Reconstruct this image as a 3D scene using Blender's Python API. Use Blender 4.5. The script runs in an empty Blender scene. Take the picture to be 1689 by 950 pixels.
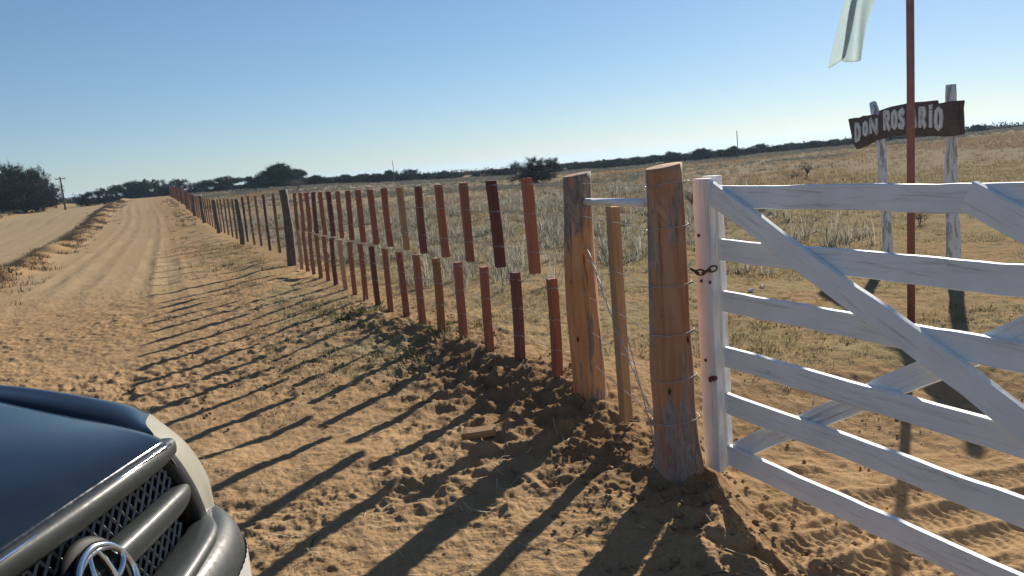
import bpy, bmesh, math, random
import numpy as np
from mathutils import Vector, Matrix
random.seed(7)
S = bpy.context.scene
C = S.collection
R = math.radians

# ------------------------------------------------------------------ camera
EYE, FPX, IW, IH = 1.6, 1300.0, 1689.0, 950.0
ROLL, PITCH = R(4.699), R(8.918)
cd = bpy.data.cameras.new('camera'); cam = bpy.data.objects.new('camera', cd); C.objects.link(cam)
cd.sensor_width = 36.0; cd.lens = 36.0 * FPX / IW
cd.clip_start = 0.05; cd.clip_end = 6000
cam.matrix_world = Matrix.Translation((0, 0, EYE)) @ Matrix.Rotation(math.pi/2 - PITCH, 4, 'X') @ Matrix.Rotation(-ROLL, 4, 'Z')
S.camera = cam

# ------------------------------------------------------------------ world, sun, exposure
SUN_AZ, SUN_EL = R(28.0), R(23.5)
w = bpy.data.worlds.new('World'); S.world = w; w.use_nodes = True
nt = w.node_tree; nt.nodes.clear()
sky = nt.nodes.new('ShaderNodeTexSky'); sky.sky_type = 'NISHITA'; sky.sun_disc = False
sky.sun_elevation = SUN_EL; sky.sun_rotation = SUN_AZ
sky.altitude = 300; sky.air_density = 0.95; sky.dust_density = 0.10; sky.ozone_density = 6.0
bg = nt.nodes.new('ShaderNodeBackground'); bg.inputs['Strength'].default_value = 0.0745
wo = nt.nodes.new('ShaderNodeOutputWorld')
gm = nt.nodes.new('ShaderNodeGamma'); gm.inputs[1].default_value = 0.82
nt.links.new(sky.outputs[0], gm.inputs[0]); nt.links.new(gm.outputs[0], bg.inputs[0]); nt.links.new(bg.outputs[0], wo.inputs[0])
sl = bpy.data.lights.new('sun', 'SUN'); sl.energy = 5.0; sl.angle = R(0.55); sl.color = (1.0, 0.92, 0.79)
sun = bpy.data.objects.new('sun', sl); C.objects.link(sun)
sdir = Vector((math.sin(SUN_AZ)*math.cos(SUN_EL), math.cos(SUN_AZ)*math.cos(SUN_EL), math.sin(SUN_EL)))
sun.rotation_euler = sdir.to_track_quat('Z', 'Y').to_euler(); sun.location = sdir * 50
S.view_settings.view_transform = 'Standard'; S.view_settings.look = 'None'
S.view_settings.gamma = 1.0; S.view_settings.use_curve_mapping = False
S.view_settings.exposure = 0.85
S.render.engine = 'CYCLES'
S.cycles.max_bounces = 6; S.cycles.transparent_max_bounces = 8
S.cycles.use_denoising = True
S.cycles.sample_clamp_indirect = 6

# ------------------------------------------------------------------ pixel rays (where a thing stands, from its measured place)
def ray(px, py):
    u = px - IW/2; v = -(py - IH/2); c, s = math.cos(ROLL), math.sin(ROLL)
    uu = u*c + v*s; vv = -u*s + v*c
    return np.array([uu, FPX*math.cos(PITCH) + vv*math.sin(PITCH), -FPX*math.sin(PITCH) + vv*math.cos(PITCH)])
def at_depth(px, py, Y):
    r = ray(px, py); return Vector(r*(Y/r[1])) + Vector((0, 0, EYE))

# ------------------------------------------------------------------ noise
def _hash(ix, iy, seed):
    h = (ix.astype(np.int64)*374761393 + iy.astype(np.int64)*668265263 + seed*1442695041) & 0xFFFFFFFF
    h = ((h ^ (h >> 13))*1274126177) & 0xFFFFFFFF
    h = h ^ (h >> 16)
    return (h & 0xFFFFFF).astype(np.float64)/0xFFFFFF
def vnoise(x, y, seed=0):
    x = np.asarray(x, float); y = np.asarray(y, float)
    ix = np.floor(x); iy = np.floor(y); fx = x-ix; fy = y-iy
    fx = fx*fx*fx*(fx*(fx*6-15)+10); fy = fy*fy*fy*(fy*(fy*6-15)+10)
    a = _hash(ix, iy, seed); b = _hash(ix+1, iy, seed); c = _hash(ix, iy+1, seed); d = _hash(ix+1, iy+1, seed)
    return ((a+(b-a)*fx)*(1-fy) + (c+(d-c)*fx)*fy)*2-1
def fbm(x, y, octs=4, seed=0, gain=0.5):
    x = np.asarray(x, float); y = np.asarray(y, float)
    v = 0; a = 1.0; t = 0
    for o in range(octs):
        ca, sa = math.cos(0.6*o+0.3), math.sin(0.6*o+0.3)
        v = v + a*vnoise((x*ca - y*sa)*2**o + 17.3*o, (x*sa + y*ca)*2**o + 5.1*o, seed+o); t += a; a *= gain
    return v/t
def sstep(a, b, x):
    t = np.clip((np.asarray(x, float)-a)/(b-a), 0, 1); return t*t*(3-2*t)
def dents(x, y, cell, seed, keep, rmin, rmax, aspect=1.5):
    """trampled prints: jittered dents with a raised rim, signed height about -1..0.4"""
    gx = np.floor(x/cell); gy = np.floor(y/cell); out = np.zeros_like(x)
    for dx in (-1, 0, 1):
        for dy in (-1, 0, 1):
            cx = gx+dx; cy = gy+dy
            k = _hash(cx, cy, seed+3) < keep
            px = (cx+_hash(cx, cy, seed))*cell; py = (cy+_hash(cx, cy, seed+1))*cell
            r = rmin+(rmax-rmin)*_hash(cx, cy, seed+2)
            an = _hash(cx, cy, seed+4)*6.283
            ux = (x-px)*np.cos(an)+(y-py)*np.sin(an); uy = -(x-px)*np.sin(an)+(y-py)*np.cos(an)
            d = np.sqrt((ux/aspect)**2+uy**2)/r
            g = np.where(k, -np.clip(1-d*d, 0, 1)**1.0 + 0.45*np.exp(-((d-1.25)/0.3)**2), 0)
            out = out + g*(0.5+0.5*_hash(cx, cy, seed+5))
    return np.clip(out, -1.3, 0.8)

# ------------------------------------------------------------------ terrain
FK, FA = 0.4425, 2.609                      # the fence line: x = FA - FK*y
FN = math.sqrt(1+FK*FK)
def fence_x(Y): return FA - FK*Y
def side(x, y): return (FA - FK*y - x)/FN   # metres from the fence, positive on the road side
def base_h(x, y):
    x = np.asarray(x, float); y = np.asarray(y, float)
    yy = np.maximum(y, 0.1); m = x/np.maximum(y, 1.0)
    rr = np.sqrt(x*x+y*y)
    left = np.interp(yy, [0, 14, 19, 24, 33, 42, 50, 58, 63, 75, 90, 110, 140, 300, 3000],
                     [0, -.05, -.12, -.19, -.27, -.14, -.06, .17, .42, .62, .8, 1.05, 1.05, .8, .8])
    ridge = np.interp(m, [-3, -.4, -.32, -.26, -.16, -.08, 0.05, .12, .3, .48, .7, 2], [1.05, 1.1, 1.2, 1.0, .6, .25, 0, -.1, .05, .4, .95, 1.3])
    wl = 1-sstep(-.36, -.2, m)
    h = left*wl + (1-wl)*ridge*sstep(25, 105, rr)
    h = h - 0.004*np.maximum(rr-135, 0)
    h = np.where(y < 0, h*0, h)
    s = side(x, y)
    on = sstep(12, 20, y)
    h = h + on*(0.30*np.exp(-((s-5.95)/0.55)**2)*np.clip(0.55+0.9*fbm(x*0.7, y*0.7, 3, 91), 0, 1.5) - 0.10*sstep(6.2, 7.2, s)*(1-sstep(13, 15, s)))
    h = h + 0.55*sstep(14.2, 19, s)*sstep(10, 30, y)
    # the lip of dug earth under the near fence
    lipz = np.interp(y, [3.2, 4.2, 4.9, 5.4, 6.1, 7.2, 9, 14], [0, .0, .05, .125, .09, .035, .0, .0])
    lip = np.where(s > 0, np.exp(-(s/0.20)**2), np.exp(-(s/0.8)**2))
    lw = 0.06*sstep(0.15, .6, s)*(1-sstep(2.5, 5, s))*sstep(4.3, 5.2, y)*(1-sstep(8, 11, y))
    h = h + lipz*lip - lw
    # soil heaped at the two thick posts
    h = h + 0.05*np.exp(-((x-0.74)**2+(y-3.68)**2)/0.09) + 0.03*np.exp(-((x-0.43)**2+(y-4.9)**2)/0.10)
    h = h - 0.19*sstep(.80, 1.15, x)*(1-sstep(4.0, 5.6, y-.25*(x-1)))*(y > 0)
    return h
def ground_z(x, y): return float(base_h(np.array([float(x)]), np.array([float(y)]))[0])

def detail_h(x, y):
    s = side(x, y); rr = np.sqrt(x*x+y*y)
    near = 1-sstep(9, 26, rr)
    field = sstep(-0.2, -1.2, s) if False else (1-sstep(-1.2, -0.2, s))
    gate_sand = field*(1-sstep(4.6, 6.6, y-0.35*x))            # bare churned sand inside the gate
    gate_mid = field*sstep(4.0, 5.5, y)*(1-sstep(8.5, 10.5, y))*0.45
    tramp = (1-field)*(1-sstep(8, 14, y)) + gate_sand*0.32 + gate_mid
    tramp = np.clip(tramp*(0.55+1.0*fbm(x*0.75, y*0.75, 3, 5)), .08, 1)*(tramp > .01)
    h = 0.035*fbm(x*0.8, y*0.8, 3, 11)*near + 0.05*fbm(x*0.13, y*0.13, 3, 12)*sstep(6, 20, rr)
    warp = 0.07*fbm(x*3, y*3, 2, 40); warp2 = 0.07*fbm(x*3, y*3, 2, 44)
    h = h + tramp*near*(0.030*dents(x+warp, y+warp2, 0.31, 21, .55, .045, .12)*(.6+.8*sstep(-.2, .3, fbm(x*.9, y*.9, 2, 23))) + 0.015*dents(x+warp2, y+warp, 0.14, 31, .75, .025, .055))
    rough = fbm(x*7, y*7, 5, 51, .62)
    mid = 1-sstep(16, 45, rr)
    h = h + (near*(0.006+0.018*tramp)+mid*.010)*rough + near*(0.004+.004*tramp)*fbm(x*26, y*26, 3, 61) + near*tramp*.016*(np.abs(fbm(x*4.2, y*4.2, 3, 66))-.2)
    # the dug lip breaks into clods
    clod = np.exp(-((s-0.28)/0.36)**2)*sstep(3.3, 4.2, y)*(1-sstep(8.5, 11, y))
    clod = np.maximum(clod, .7*np.exp(-((x-.72)**2+(y-3.55)**2)/.22))
    rid = 1-np.abs(fbm(x*3.1, y*3.1, 4, 71, .6))*2
    h = h + clod*(0.070*(rid-0.45)+0.028*np.abs(fbm(x*11, y*11, 4, 73, .65))+0.02*dents(x, y, .2, 77, .6, .05, .1))
    weeds = np.exp(-((s-0.7)/0.7)**2)*sstep(9, 13, y)*(1-sstep(60, 90, y))
    h = h + weeds*0.10*np.clip(fbm(x*0.9, y*0.9, 3, 81)+0.1, 0, 1)
    # wheel ruts on the verge track and the road, all along the fence direction
    u = (x*(-FK)+y)/FN
    rut = sstep(9.5, 15, y)*(1-sstep(60, 120, y))
    wob = 0.22*np.sin(u*0.09)+0.10*fbm(u*0.2, u*0+3.3, 2, 78)
    for c0, wd, dp in ((2.0, .16, .05), (2.5, .12, .03), (3.6, .18, .05), (4.25, .14, .04), (8.1, .25, .03), (9.7, .25, .035), (11.2, .3, .03), (12.4, .2, .03)):
        d = (s-c0-wob)/wd
        h = h + rut*dp*.42*(.6+.8*fbm(x*.5+c0, y*.5, 2, 79))*(-np.exp(-d*d)+0.5*np.exp(-(np.abs(d)-1.7)**2*4))
    # a turning track on the verge
    for rad in (1.5, 1.85):
        d = (np.sqrt((x+5.3)**2+((y-14.2)*0.5)**2)-rad)/0.10
        arc = sstep(-6.8, -4.9, x)*sstep(10.5, 12, y)
        h = h + arc*0.035*(-np.exp(-d*d)+0.5*np.exp(-(np.abs(d)-1.7)**2*4))
    # tyre treads that cross the gateway
    gx, gy = math.cos(R(12)), math.sin(R(12))
    across = -(x)*gy + y*gx; along = x*gx+y*gy
    for c0 in (1.86, 2.08, 2.42, 2.70, 2.92, 3.2):
        d = (across-c0-0.04*np.sin(along*2.1+c0*5))
        band = np.exp(-(d/0.085)**4)*sstep(.75, 1.15, x+0.2*fbm(x*2, y*2, 2, 95))
        h = h - band*(0.015-0.005*np.sin(along*2*math.pi/0.05+np.abs(d)*60)) + 0.010*np.exp(-((np.abs(d)-.12)/.03)**2)*sstep(.8, 1.2, x)
    return h

def grid_axis():
    r = [0.15, 0.6, 1.1, 1.6, 2.0, 2.2]
    while r[-1] < 14:
        q = r[-1]
        r.append(q + min(max(q*q*0.0009, 0.0075), 0.038))
    while r[-1] < 130: r.append(r[-1]*1.011)
    while r[-1] < 2600: r.append(r[-1]*1.12)
    a = list(np.arange(-41, 41.001, 0.077))
    return np.array(r), np.radians(np.concatenate([np.arange(-180, -41, 4.0), a, np.arange(44, 180, 4.0)]))
rad, ang = grid_axis()
nr, na = len(rad), len(ang)
RR, AA = np.meshgrid(rad, ang, indexing='ij')
GX, GY = (RR*np.sin(AA)).ravel(), (RR*np.cos(AA)).ravel()
GZ = base_h(GX, GY) + np.where(GY > 0.2, detail_h(GX, GY), 0)
gs = side(GX, GY); grr = np.sqrt(GX**2+GY**2)
# what grows or lies where: straw litter, smooth road, disturbed soil darkened with painted shade, orange grass
n1 = fbm(GX*0.6, GY*0.6, 4, 101); n2 = fbm(GX*2.2, GY*2.2, 3, 111)
fieldm = 1-sstep(-1.0, -0.1, gs)
litter = fieldm*sstep(4.3, 6.6, GY+0.22*(GX-2.2)+1.1*n1) + (1-fieldm)*0.85*np.exp(-((gs-0.7)/1.0)**2)*sstep(4.9, 6.9, GY+n1)
litter = litter*(0.75+0.5*n2) + fieldm*sstep(10, 20, GY)*.6
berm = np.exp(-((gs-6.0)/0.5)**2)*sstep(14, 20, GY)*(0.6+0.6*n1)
roadm = sstep(6.3, 7.0, gs)*(1-sstep(13.2, 14.2, gs+0.6*n1))*sstep(-5, 5, GY)
trackm = sstep(1.3, 2.4, gs+0.5*n1)*(1-sstep(5.0, 5.6, gs))*sstep(10, 16, GY)
road = np.clip(roadm+0.75*trackm, 0, 1)
dug = np.maximum(np.exp(-((gs-0.25)/0.45)**2)*sstep(3.0, 3.8, GY)*(1-sstep(7.5, 9.5, GY)), berm*.9)  # turned soil along the lip and berm, with the lip's shade painted in
orange = fieldm*sstep(17, 30, GY+10*fbm(GX*.05, GY*.05, 2, 3))*(1-0.45*sstep(75, 100, grr+12*n1))
wild = sstep(14.5, 17, gs)*sstep(25, 45, GY+20*n1)
litter = np.clip(np.maximum(np.maximum(litter, berm*0.8), wild), 0, 1)
MASK = np.stack([litter, road, np.clip(dug, 0, 1), np.clip(orange, 0, 1)], 1).astype(np.float32)

DUN = (fieldm*sstep(9, 22, GY)*.85).astype(np.float32)

# ------------------------------------------------------------------ materials
def new_mat(name):
    m = bpy.data.materials.new(name); m.use_nodes = True
    return m, m.node_tree, m.node_tree.nodes['Principled BSDF']
def N(t, kind, **kw):
    n = t.nodes.new(kind)
    for k, v in kw.items():
        if k in n.inputs: n.inputs[k].default_value = v
        else: setattr(n, k, v)
    return n
def _ramp(t, fac, stops):
    n = t.nodes.new('ShaderNodeValToRGB'); t.links.new(fac, n.inputs[0])
    e = n.color_ramp.elements
    while len(e) > 1: e.remove(e[-1])
    e[0].position = stops[0][0]; e[0].color = (*stops[0][1], 1)
    for p, c in stops[1:]:
        q = e.new(p); q.color = (*c, 1)
    return n.outputs[0]
ramp = _ramp
def mix(t, fac, a, b, mode='MIX'):
    n = t.nodes.new('ShaderNodeMix'); n.data_type = 'RGBA'; n.blend_type = mode
    for inp, v in ((n.inputs[0], fac), (n.inputs[6], a), (n.inputs[7], b)):
        if hasattr(v, 'links') or isinstance(v, bpy.types.NodeSocket): t.links.new(v, inp)
        elif isinstance(v, (tuple, list)): inp.default_value = (*v, 1)
        else: inp.default_value = v
    return n.outputs[2]
def noise(t, scale, detail=4, rough=.55, coord=None, dist=0.0):
    n = N(t, 'ShaderNodeTexNoise', Scale=scale, Detail=detail, Roughness=rough, Distortion=dist)
    if coord is not None: t.links.new(coord, n.inputs['Vector'])
    return n.outputs['Fac']
def mapped(t, scale=(1, 1, 1), src='Object'):
    tc = t.nodes.new('ShaderNodeTexCoord'); mp = t.nodes.new('ShaderNodeMapping')
    mp.inputs['Scale'].default_value = scale
    t.links.new(tc.outputs[src], mp.inputs[0]); return mp.outputs[0]
def bump(t, bsdf, h, strength=.4, dist=.01):
    b = N(t, 'ShaderNodeBump', Strength=strength, Distance=dist)
    t.links.new(h, b.inputs['Height']); t.links.new(b.outputs[0], bsdf.inputs['Normal'])
def random_tint(t, col, amount=.25):
    oi = t.nodes.new('ShaderNodeObjectInfo')
    f = N(t, 'ShaderNodeMapRange'); t.links.new(oi.outputs['Random'], f.inputs[0])
    f.inputs[3].default_value = 1-amount; f.inputs[4].default_value = 1+amount
    h = t.nodes.new('ShaderNodeHueSaturation'); t.links.new(f.outputs[0], h.inputs['Value'])
    t.links.new(col, h.inputs['Color']); return h.outputs[0]
def rgb(t, c):
    n = t.nodes.new('ShaderNodeRGB'); n.outputs[0].default_value = (*c, 1); return n.outputs[0]

def mat_ground():
    def ramp(t, fac, stops, k=(.70, .715, .685)): return _ramp(t, fac, [(p, tuple(c*q for c, q in zip(col, k))) for p, col in stops])
    m, t, b = new_mat('sandy_ground')
    at = t.nodes.new('ShaderNodeAttribute'); at.attribute_name = 'mask'
    sep = t.nodes.new('ShaderNodeSeparateColor'); t.links.new(at.outputs['Color'], sep.inputs[0])
    P = mapped(t)
    big = noise(t, .8, 5, .6, P); mid = noise(t, 6, 5, .6, P); fine = noise(t, 70, 3, .7, P)
    sand = ramp(t, big, [(.25, (.40, .252, .140)), (.5, (.47, .305, .175)), (.75, (.51, .34, .20))])
    sand = mix(t, .55, sand, ramp(t, mid, [(.3, (.35, .215, .118)), (.55, (.48, .31, .178)), (.75, (.55, .37, .225))]))
    road_c = ramp(t, mid, [(.3, (.42, .305, .19)), (.7, (.49, .365, .24))])
    col = mix(t, sep.outputs[1], sand, road_c)
    dug_shade_c = ramp(t, mid, [(.3, (.20, .12, .066)), (.7, (.30, .185, .105))])  # disturbed soil colour, deepened to carry the shade under the fence
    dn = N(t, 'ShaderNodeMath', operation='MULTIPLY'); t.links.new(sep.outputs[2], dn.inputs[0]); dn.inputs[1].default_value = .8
    col = mix(t, dn.outputs[0], col, dug_shade_c)
    stretch = mapped(t, (30, 90, 30)); st = noise(t, 1.0, 4, .7, stretch, .8)
    lit_c = ramp(t, st, [(.3, (.24, .185, .10)), (.5, (.38, .295, .165)), (.68, (.52, .425, .26))])
    patch = noise(t, 3.5, 5, .65, P)
    lf = N(t, 'ShaderNodeMath', operation='MULTIPLY_ADD', use_clamp=True)
    t.links.new(patch, lf.inputs[0]); lf.inputs[1].default_value = 3.0; lf.inputs[2].default_value = -1.7
    ad = N(t, 'ShaderNodeMath', operation='MULTIPLY_ADD', use_clamp=True)
    t.links.new(sep.outputs[0], ad.inputs[0]); ad.inputs[1].default_value = 2.2
    sb = N(t, 'ShaderNodeMath', operation='SUBTRACT'); t.links.new(lf.outputs[0], sb.inputs[0]); sb.inputs[1].default_value = 0.95
    t.links.new(sb.outputs[0], ad.inputs[2])
    lm = N(t, 'ShaderNodeMath', operation='MULTIPLY'); t.links.new(ad.outputs[0], lm.inputs[0]); lm.inputs[1].default_value = .85
    col = mix(t, lm.outputs[0], col, lit_c)
    og = ramp(t, noise(t, .5, 5, .7, P), [(.3, (.33, .25, .15)), (.6, (.40, .30, .18)), (.75, (.36, .29, .185))])
    col = mix(t, at.outputs['Alpha'], col, og)
    far = t.nodes.new('ShaderNodeAttribute'); far.attribute_name = 'dun'
    col = mix(t, far.outputs['Fac'], col, ramp(t, big, [(.3, (.32, .255, .182)), (.7, (.41, .33, .24))]))
    col = mix(t, .35, col, ramp(t, fine, [(.25, (.25, .25, .25)), (.75, (.75, .75, .75))], (1, 1, 1)), 'OVERLAY')
    t.links.new(col, b.inputs['Base Color'])
    b.inputs['Roughness'].default_value = 1.0; b.inputs['Specular IOR Level'].default_value = 0.0
    ma = N(t, 'ShaderNodeMath', operation='MULTIPLY_ADD'); t.links.new(fine, ma.inputs[0]); ma.inputs[1].default_value = .4
    t.links.new(noise(t, 22, 5, .65, P), ma.inputs[2])
    bump(t, b, ma.outputs[0], .8, .014)
    return m

def mat_wood(name, dark, mid, light, scale=(18, 18, 2.2), tint=.0, rough=.8, bark=None, low=0):
    m, t, b = new_mat(name)
    P = mapped(t, scale); g = noise(t, 1.6, 6, .62, P, .6)
    col = ramp(t, g, [(.28, dark), (.5, mid), (.72, light)])
    big = noise(t, 3.0, 3, .5, mapped(t, (1.5, 1.5, .5)))
    col = mix(t, .35, col, ramp(t, big, [(.3, dark), (.7, light)]))
    if bark:
        pm = noise(t, 1.0, 5, .62, mapped(t, (8, 8, 1.7)), .7)
        sx = N(t, 'ShaderNodeSeparateXYZ'); t.links.new(mapped(t), sx.inputs[0])       # bark is left on towards the foot
        lo = N(t, 'ShaderNodeMapRange'); t.links.new(sx.outputs[2], lo.inputs[0])
        for i_, v_ in enumerate(low or (0, 1, 0, 0)): lo.inputs[1+i_].default_value = v_
        pa = N(t, 'ShaderNodeMath', operation='ADD'); t.links.new(pm, pa.inputs[0]); t.links.new(lo.outputs[0], pa.inputs[1])
        f = ramp(t, pa.outputs[0], [(.545, (0, 0, 0)), (.585, (.9, .9, .9))])
        fine = ramp(t, noise(t, 9, 3, .7, mapped(t, (7, 7, 2))), [(.3, bark), (.8, tuple(min(1, c*2.4) for c in bark))])
        col = mix(t, f, col, fine)
        # knots
        v = N(t, 'ShaderNodeTexVoronoi', Scale=1.0, Randomness=1.0); t.links.new(mapped(t, (6.5, 6.5, 3.2)), v.inputs['Vector'])
        kf = ramp(t, v.outputs['Distance'], [(.035, (1, 1, 1)), (.085, (0, 0, 0))])
        col = mix(t, kf, col, (.045, .022, .012))
        st_ = noise(t, 1.0, 5, .7, mapped(t, (26, 26, 1.1)), .5); col = mix(t, ramp(t, st_, [(.56, (0, 0, 0)), (.70, (.75, .75, .75))]), col, (.10, .055, .03))
        sp = noise(t, 1.0, 4, .7, mapped(t, (3.2, 3.2, 1.3)), .6); col = mix(t, ramp(t, sp, [(.48, (0, 0, 0)), (.66, (.6, .6, .6))]), col, (.27, .075, .035))
        pl = noise(t, 1.0, 4, .7, mapped(t, (4.5, 4.5, 1.6)), 1.0); col = mix(t, ramp(t, pl, [(.56, (0, 0, 0)), (.66, (.65, .65, .65))]), col, (.52, .38, .22))
        cr = noise(t, 1.0, 3, .5, mapped(t, (55, 55, .9)), .3); ck = ramp(t, cr, [(.665, (0, 0, 0)), (.70, (.85, .85, .85))]); col = mix(t, ck, col, (.03, .018, .012))
        g2 = N(t, 'ShaderNodeMath', operation='SUBTRACT'); t.links.new(pa.outputs[0], g2.inputs[0]); t.links.new(ck, g2.inputs[1]); post_h = g2.outputs[0]
    if tint: col = random_tint(t, col, tint)
    t.links.new(col, b.inputs['Base Color']); b.inputs['Roughness'].default_value = rough
    b.inputs['Specular IOR Level'].default_value = .25
    if bark: bump(t, b, post_h, .5, .008)
    else: bump(t, b, g, .35, .004)
    return m

def mat_white_paint(name, base=(.80, .80, .78), wear=.5):
    m, t, b = new_mat(name)
    P = mapped(t, (3, 3, 3)); n = noise(t, 2.0, 6, .7, mapped(t, (9, 9, 1.5)), .5)
    n2 = noise(t, 14, 4, .7, P)
    w1 = N(t, 'ShaderNodeMath', operation='MULTIPLY'); t.links.new(n, w1.inputs[0]); t.links.new(n2, w1.inputs[1])
    f = ramp(t, w1.outputs[0], [(.46-.14*wear, (0, 0, 0)), (.56-.14*wear, (1, 1, 1))])
    if wear > 1:
        pz = noise(t, 1.0, 6, .7, mapped(t, (16, 16, 2.6)), .9); f = ramp(t, pz, [(.50, (0, 0, 0)), (.56, (.9, .9, .9))])
    if wear < 1:
        oi = t.nodes.new('ShaderNodeObjectInfo'); P4 = mapped(t, (2.2, 26, 38))
        n4 = N(t, 'ShaderNodeTexNoise', Scale=1.0, Detail=6, Roughness=.75, Distortion=1.0); n4.noise_dimensions = '4D'
        t.links.new(P4, n4.inputs['Vector']); wv = N(t, 'ShaderNodeMath', operation='MULTIPLY'); t.links.new(oi.outputs['Random'], wv.inputs[0]); wv.inputs[1].default_value = 40; t.links.new(wv.outputs[0], n4.inputs['W'])
        f = ramp(t, n4.outputs['Fac'], [(.52, (0, 0, 0)), (.60, (.3, .3, .3)), (.70, (.9, .9, .9))]); n2 = n4.outputs['Fac']
    soft = ramp(t, noise(t, 1.3, 4, .6, P), [(.3, tuple(c*.86 for c in base)), (.7, base)])
    col = mix(t, f, soft, (.30, .275, .25))
    t.links.new(col, b.inputs['Base Color']); b.inputs['Roughness'].default_value = .7
    bump(t, b, n2, .35, .004)
    return m

def mat_plain(name, col, rough=.6, metal=0.0, var=.15, scale=12, coat=0.0):
    m, t, b = new_mat(name)
    n = noise(t, scale, 4, .6, mapped(t))
    c = ramp(t, n, [(.3, tuple(x*(1-var) for x in col)), (.7, tuple(min(1, x*(1+var)) for x in col))])
    t.links.new(c, b.inputs['Base Color']); b.inputs['Roughness'].default_value = rough; b.inputs['Metallic'].default_value = metal
    b.inputs['Coat Weight'].default_value = coat; b.inputs['Coat Roughness'].default_value = .05
    return m

def mat_leaf(name, c0, c1, trans=.25, tint=.2):
    m, t, b = new_mat(name)
    g = t.nodes.new('ShaderNodeNewGeometry')
    col = ramp(t, g.outputs['Random Per Island'], [(0, c0), (1, c1)])
    if tint: col = random_tint(t, col, tint)
    t.links.new(col, b.inputs['Base Color']); b.inputs['Roughness'].default_value = .9; b.inputs['Specular IOR Level'].default_value = .04
    if trans:
        tr = t.nodes.new('ShaderNodeBsdfTranslucent'); t.links.new(col, tr.inputs[0])
        ms = t.nodes.new('ShaderNodeMixShader'); ms.inputs[0].default_value = trans
        out = t.nodes['Material Output']
        t.links.new(b.outputs[0], ms.inputs[1]); t.links.new(tr.outputs[0], ms.inputs[2]); t.links.new(ms.outputs[0], out.inputs[0])
    return m

M_GROUND = mat_ground()
M_POST = mat_wood('debarked_post', (.29, .125, .065), (.46, .225, .12), (.58, .35, .21), (9, 9, 1.3), bark=(.16, .145, .13), low=(.22, .75, .13, 0))
M_POST2 = mat_wood('debarked_pale_post', (.34, .14, .058), (.52, .25, .11), (.64, .39, .20), (9, 9, 1.3), bark=(.11, .105, .105), low=(1.0, 1.42, -.01, .10))
M_OLDPOST = mat_wood('weathered_grey_post', (.06, .045, .035), (.12, .09, .07), (.21, .16, .125), (24, 24, 2.5))
M_RED = mat_wood('red_hardwood', (.19, .072, .045), (.30, .115, .068), (.40, .165, .10), (30, 30, 2), .18)
M_DARK = mat_wood('dark_hardwood', (.09, .040, .036), (.15, .062, .050), (.22, .09, .066), (30, 30, 2), .18)
M_TAN = mat_wood('pale_hardwood', (.26, .15, .075), (.40, .25, .13), (.50, .34, .19), (30, 30, 2), .12)
M_BROWN = mat_wood('brown_hardwood', (.17, .07, .03), (.28, .125, .055), (.38, .19, .09), (30, 30, 2), .15)
M_GATE = mat_white_paint('white_gate_paint', (.85, .855, .835), .62)
M_SIGNPOST = mat_white_paint('peeling_white_post', (.80, .79, .77), 1.5)
M_WIRE = mat_plain('galvanised_wire', (.36, .34, .31), .55, .3)
M_PIPE = mat_plain('white_pipe_paint', (.72, .73, .74), .4, 0, .06)
M_CHAIN = mat_plain('rusty_chain', (.13, .065, .04), .7, .4, .4, 60)
M_POLE = mat_plain('red_oxide_pole', (.26, .11, .095), .55, 0, .15)
M_BOARD = mat_wood('dark_sign_board', (.07, .048, .040), (.115, .078, .064), (.17, .118, .095), (2.0, 22, 22))
M_LETTER = mat_plain('white_letters', (.70, .69, .66), .7, 0, .12, 40)
M_STUB = mat_wood('offcut_wood', (.30, .16, .07), (.45, .27, .12), (.55, .36, .18), (4, 30, 30))

# ------------------------------------------------------------------ mesh helpers
def obj(name, verts, faces, mat, parent=None, smooth=False):
    me = bpy.data.meshes.new(name); me.from_pydata([tuple(v) for v in verts], [], [tuple(f) for f in faces])
    if mat: me.materials.append(mat)
    if smooth: me.polygons.foreach_set('use_smooth', [True]*len(me.polygons))
    me.update()
    o = bpy.data.objects.new(name, me); C.objects.link(o)
    if parent: o.parent = parent
    return o
def np_obj(name, V, F, mat, parent=None, smooth=False):
    """V (n,3) array, F (m,k) array"""
    me = bpy.data.meshes.new(name); k = F.shape[1]
    me.vertices.add(len(V)); me.vertices.foreach_set('co', np.ascontiguousarray(V, np.float32).ravel())
    me.loops.add(F.size); me.loops.foreach_set('vertex_index', np.ascontiguousarray(F, np.int32).ravel())
    me.polygons.add(len(F)); me.polygons.foreach_set('loop_start', np.arange(0, F.size, k, dtype=np.int32))
    if smooth: me.polygons.foreach_set('use_smooth', np.ones(len(F), bool))
    me.materials.append(mat); me.update(calc_edges=True)
    o = bpy.data.objects.new(name, me); C.objects.link(o)
    if parent: o.parent = parent
    return o
def tag(o, label=None, cat=None, group=None, kind=None):
    if label: o['label'] = label
    if cat: o['category'] = cat
    if group: o['group'] = group
    if kind: o['kind'] = kind
    return o
def empty(name, loc=(0, 0, 0), rz=0.0):
    o = bpy.data.objects.new(name, None); C.objects.link(o); o.location = loc; o.rotation_euler = (0, 0, rz)
    o.empty_display_size = .2; return o
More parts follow.
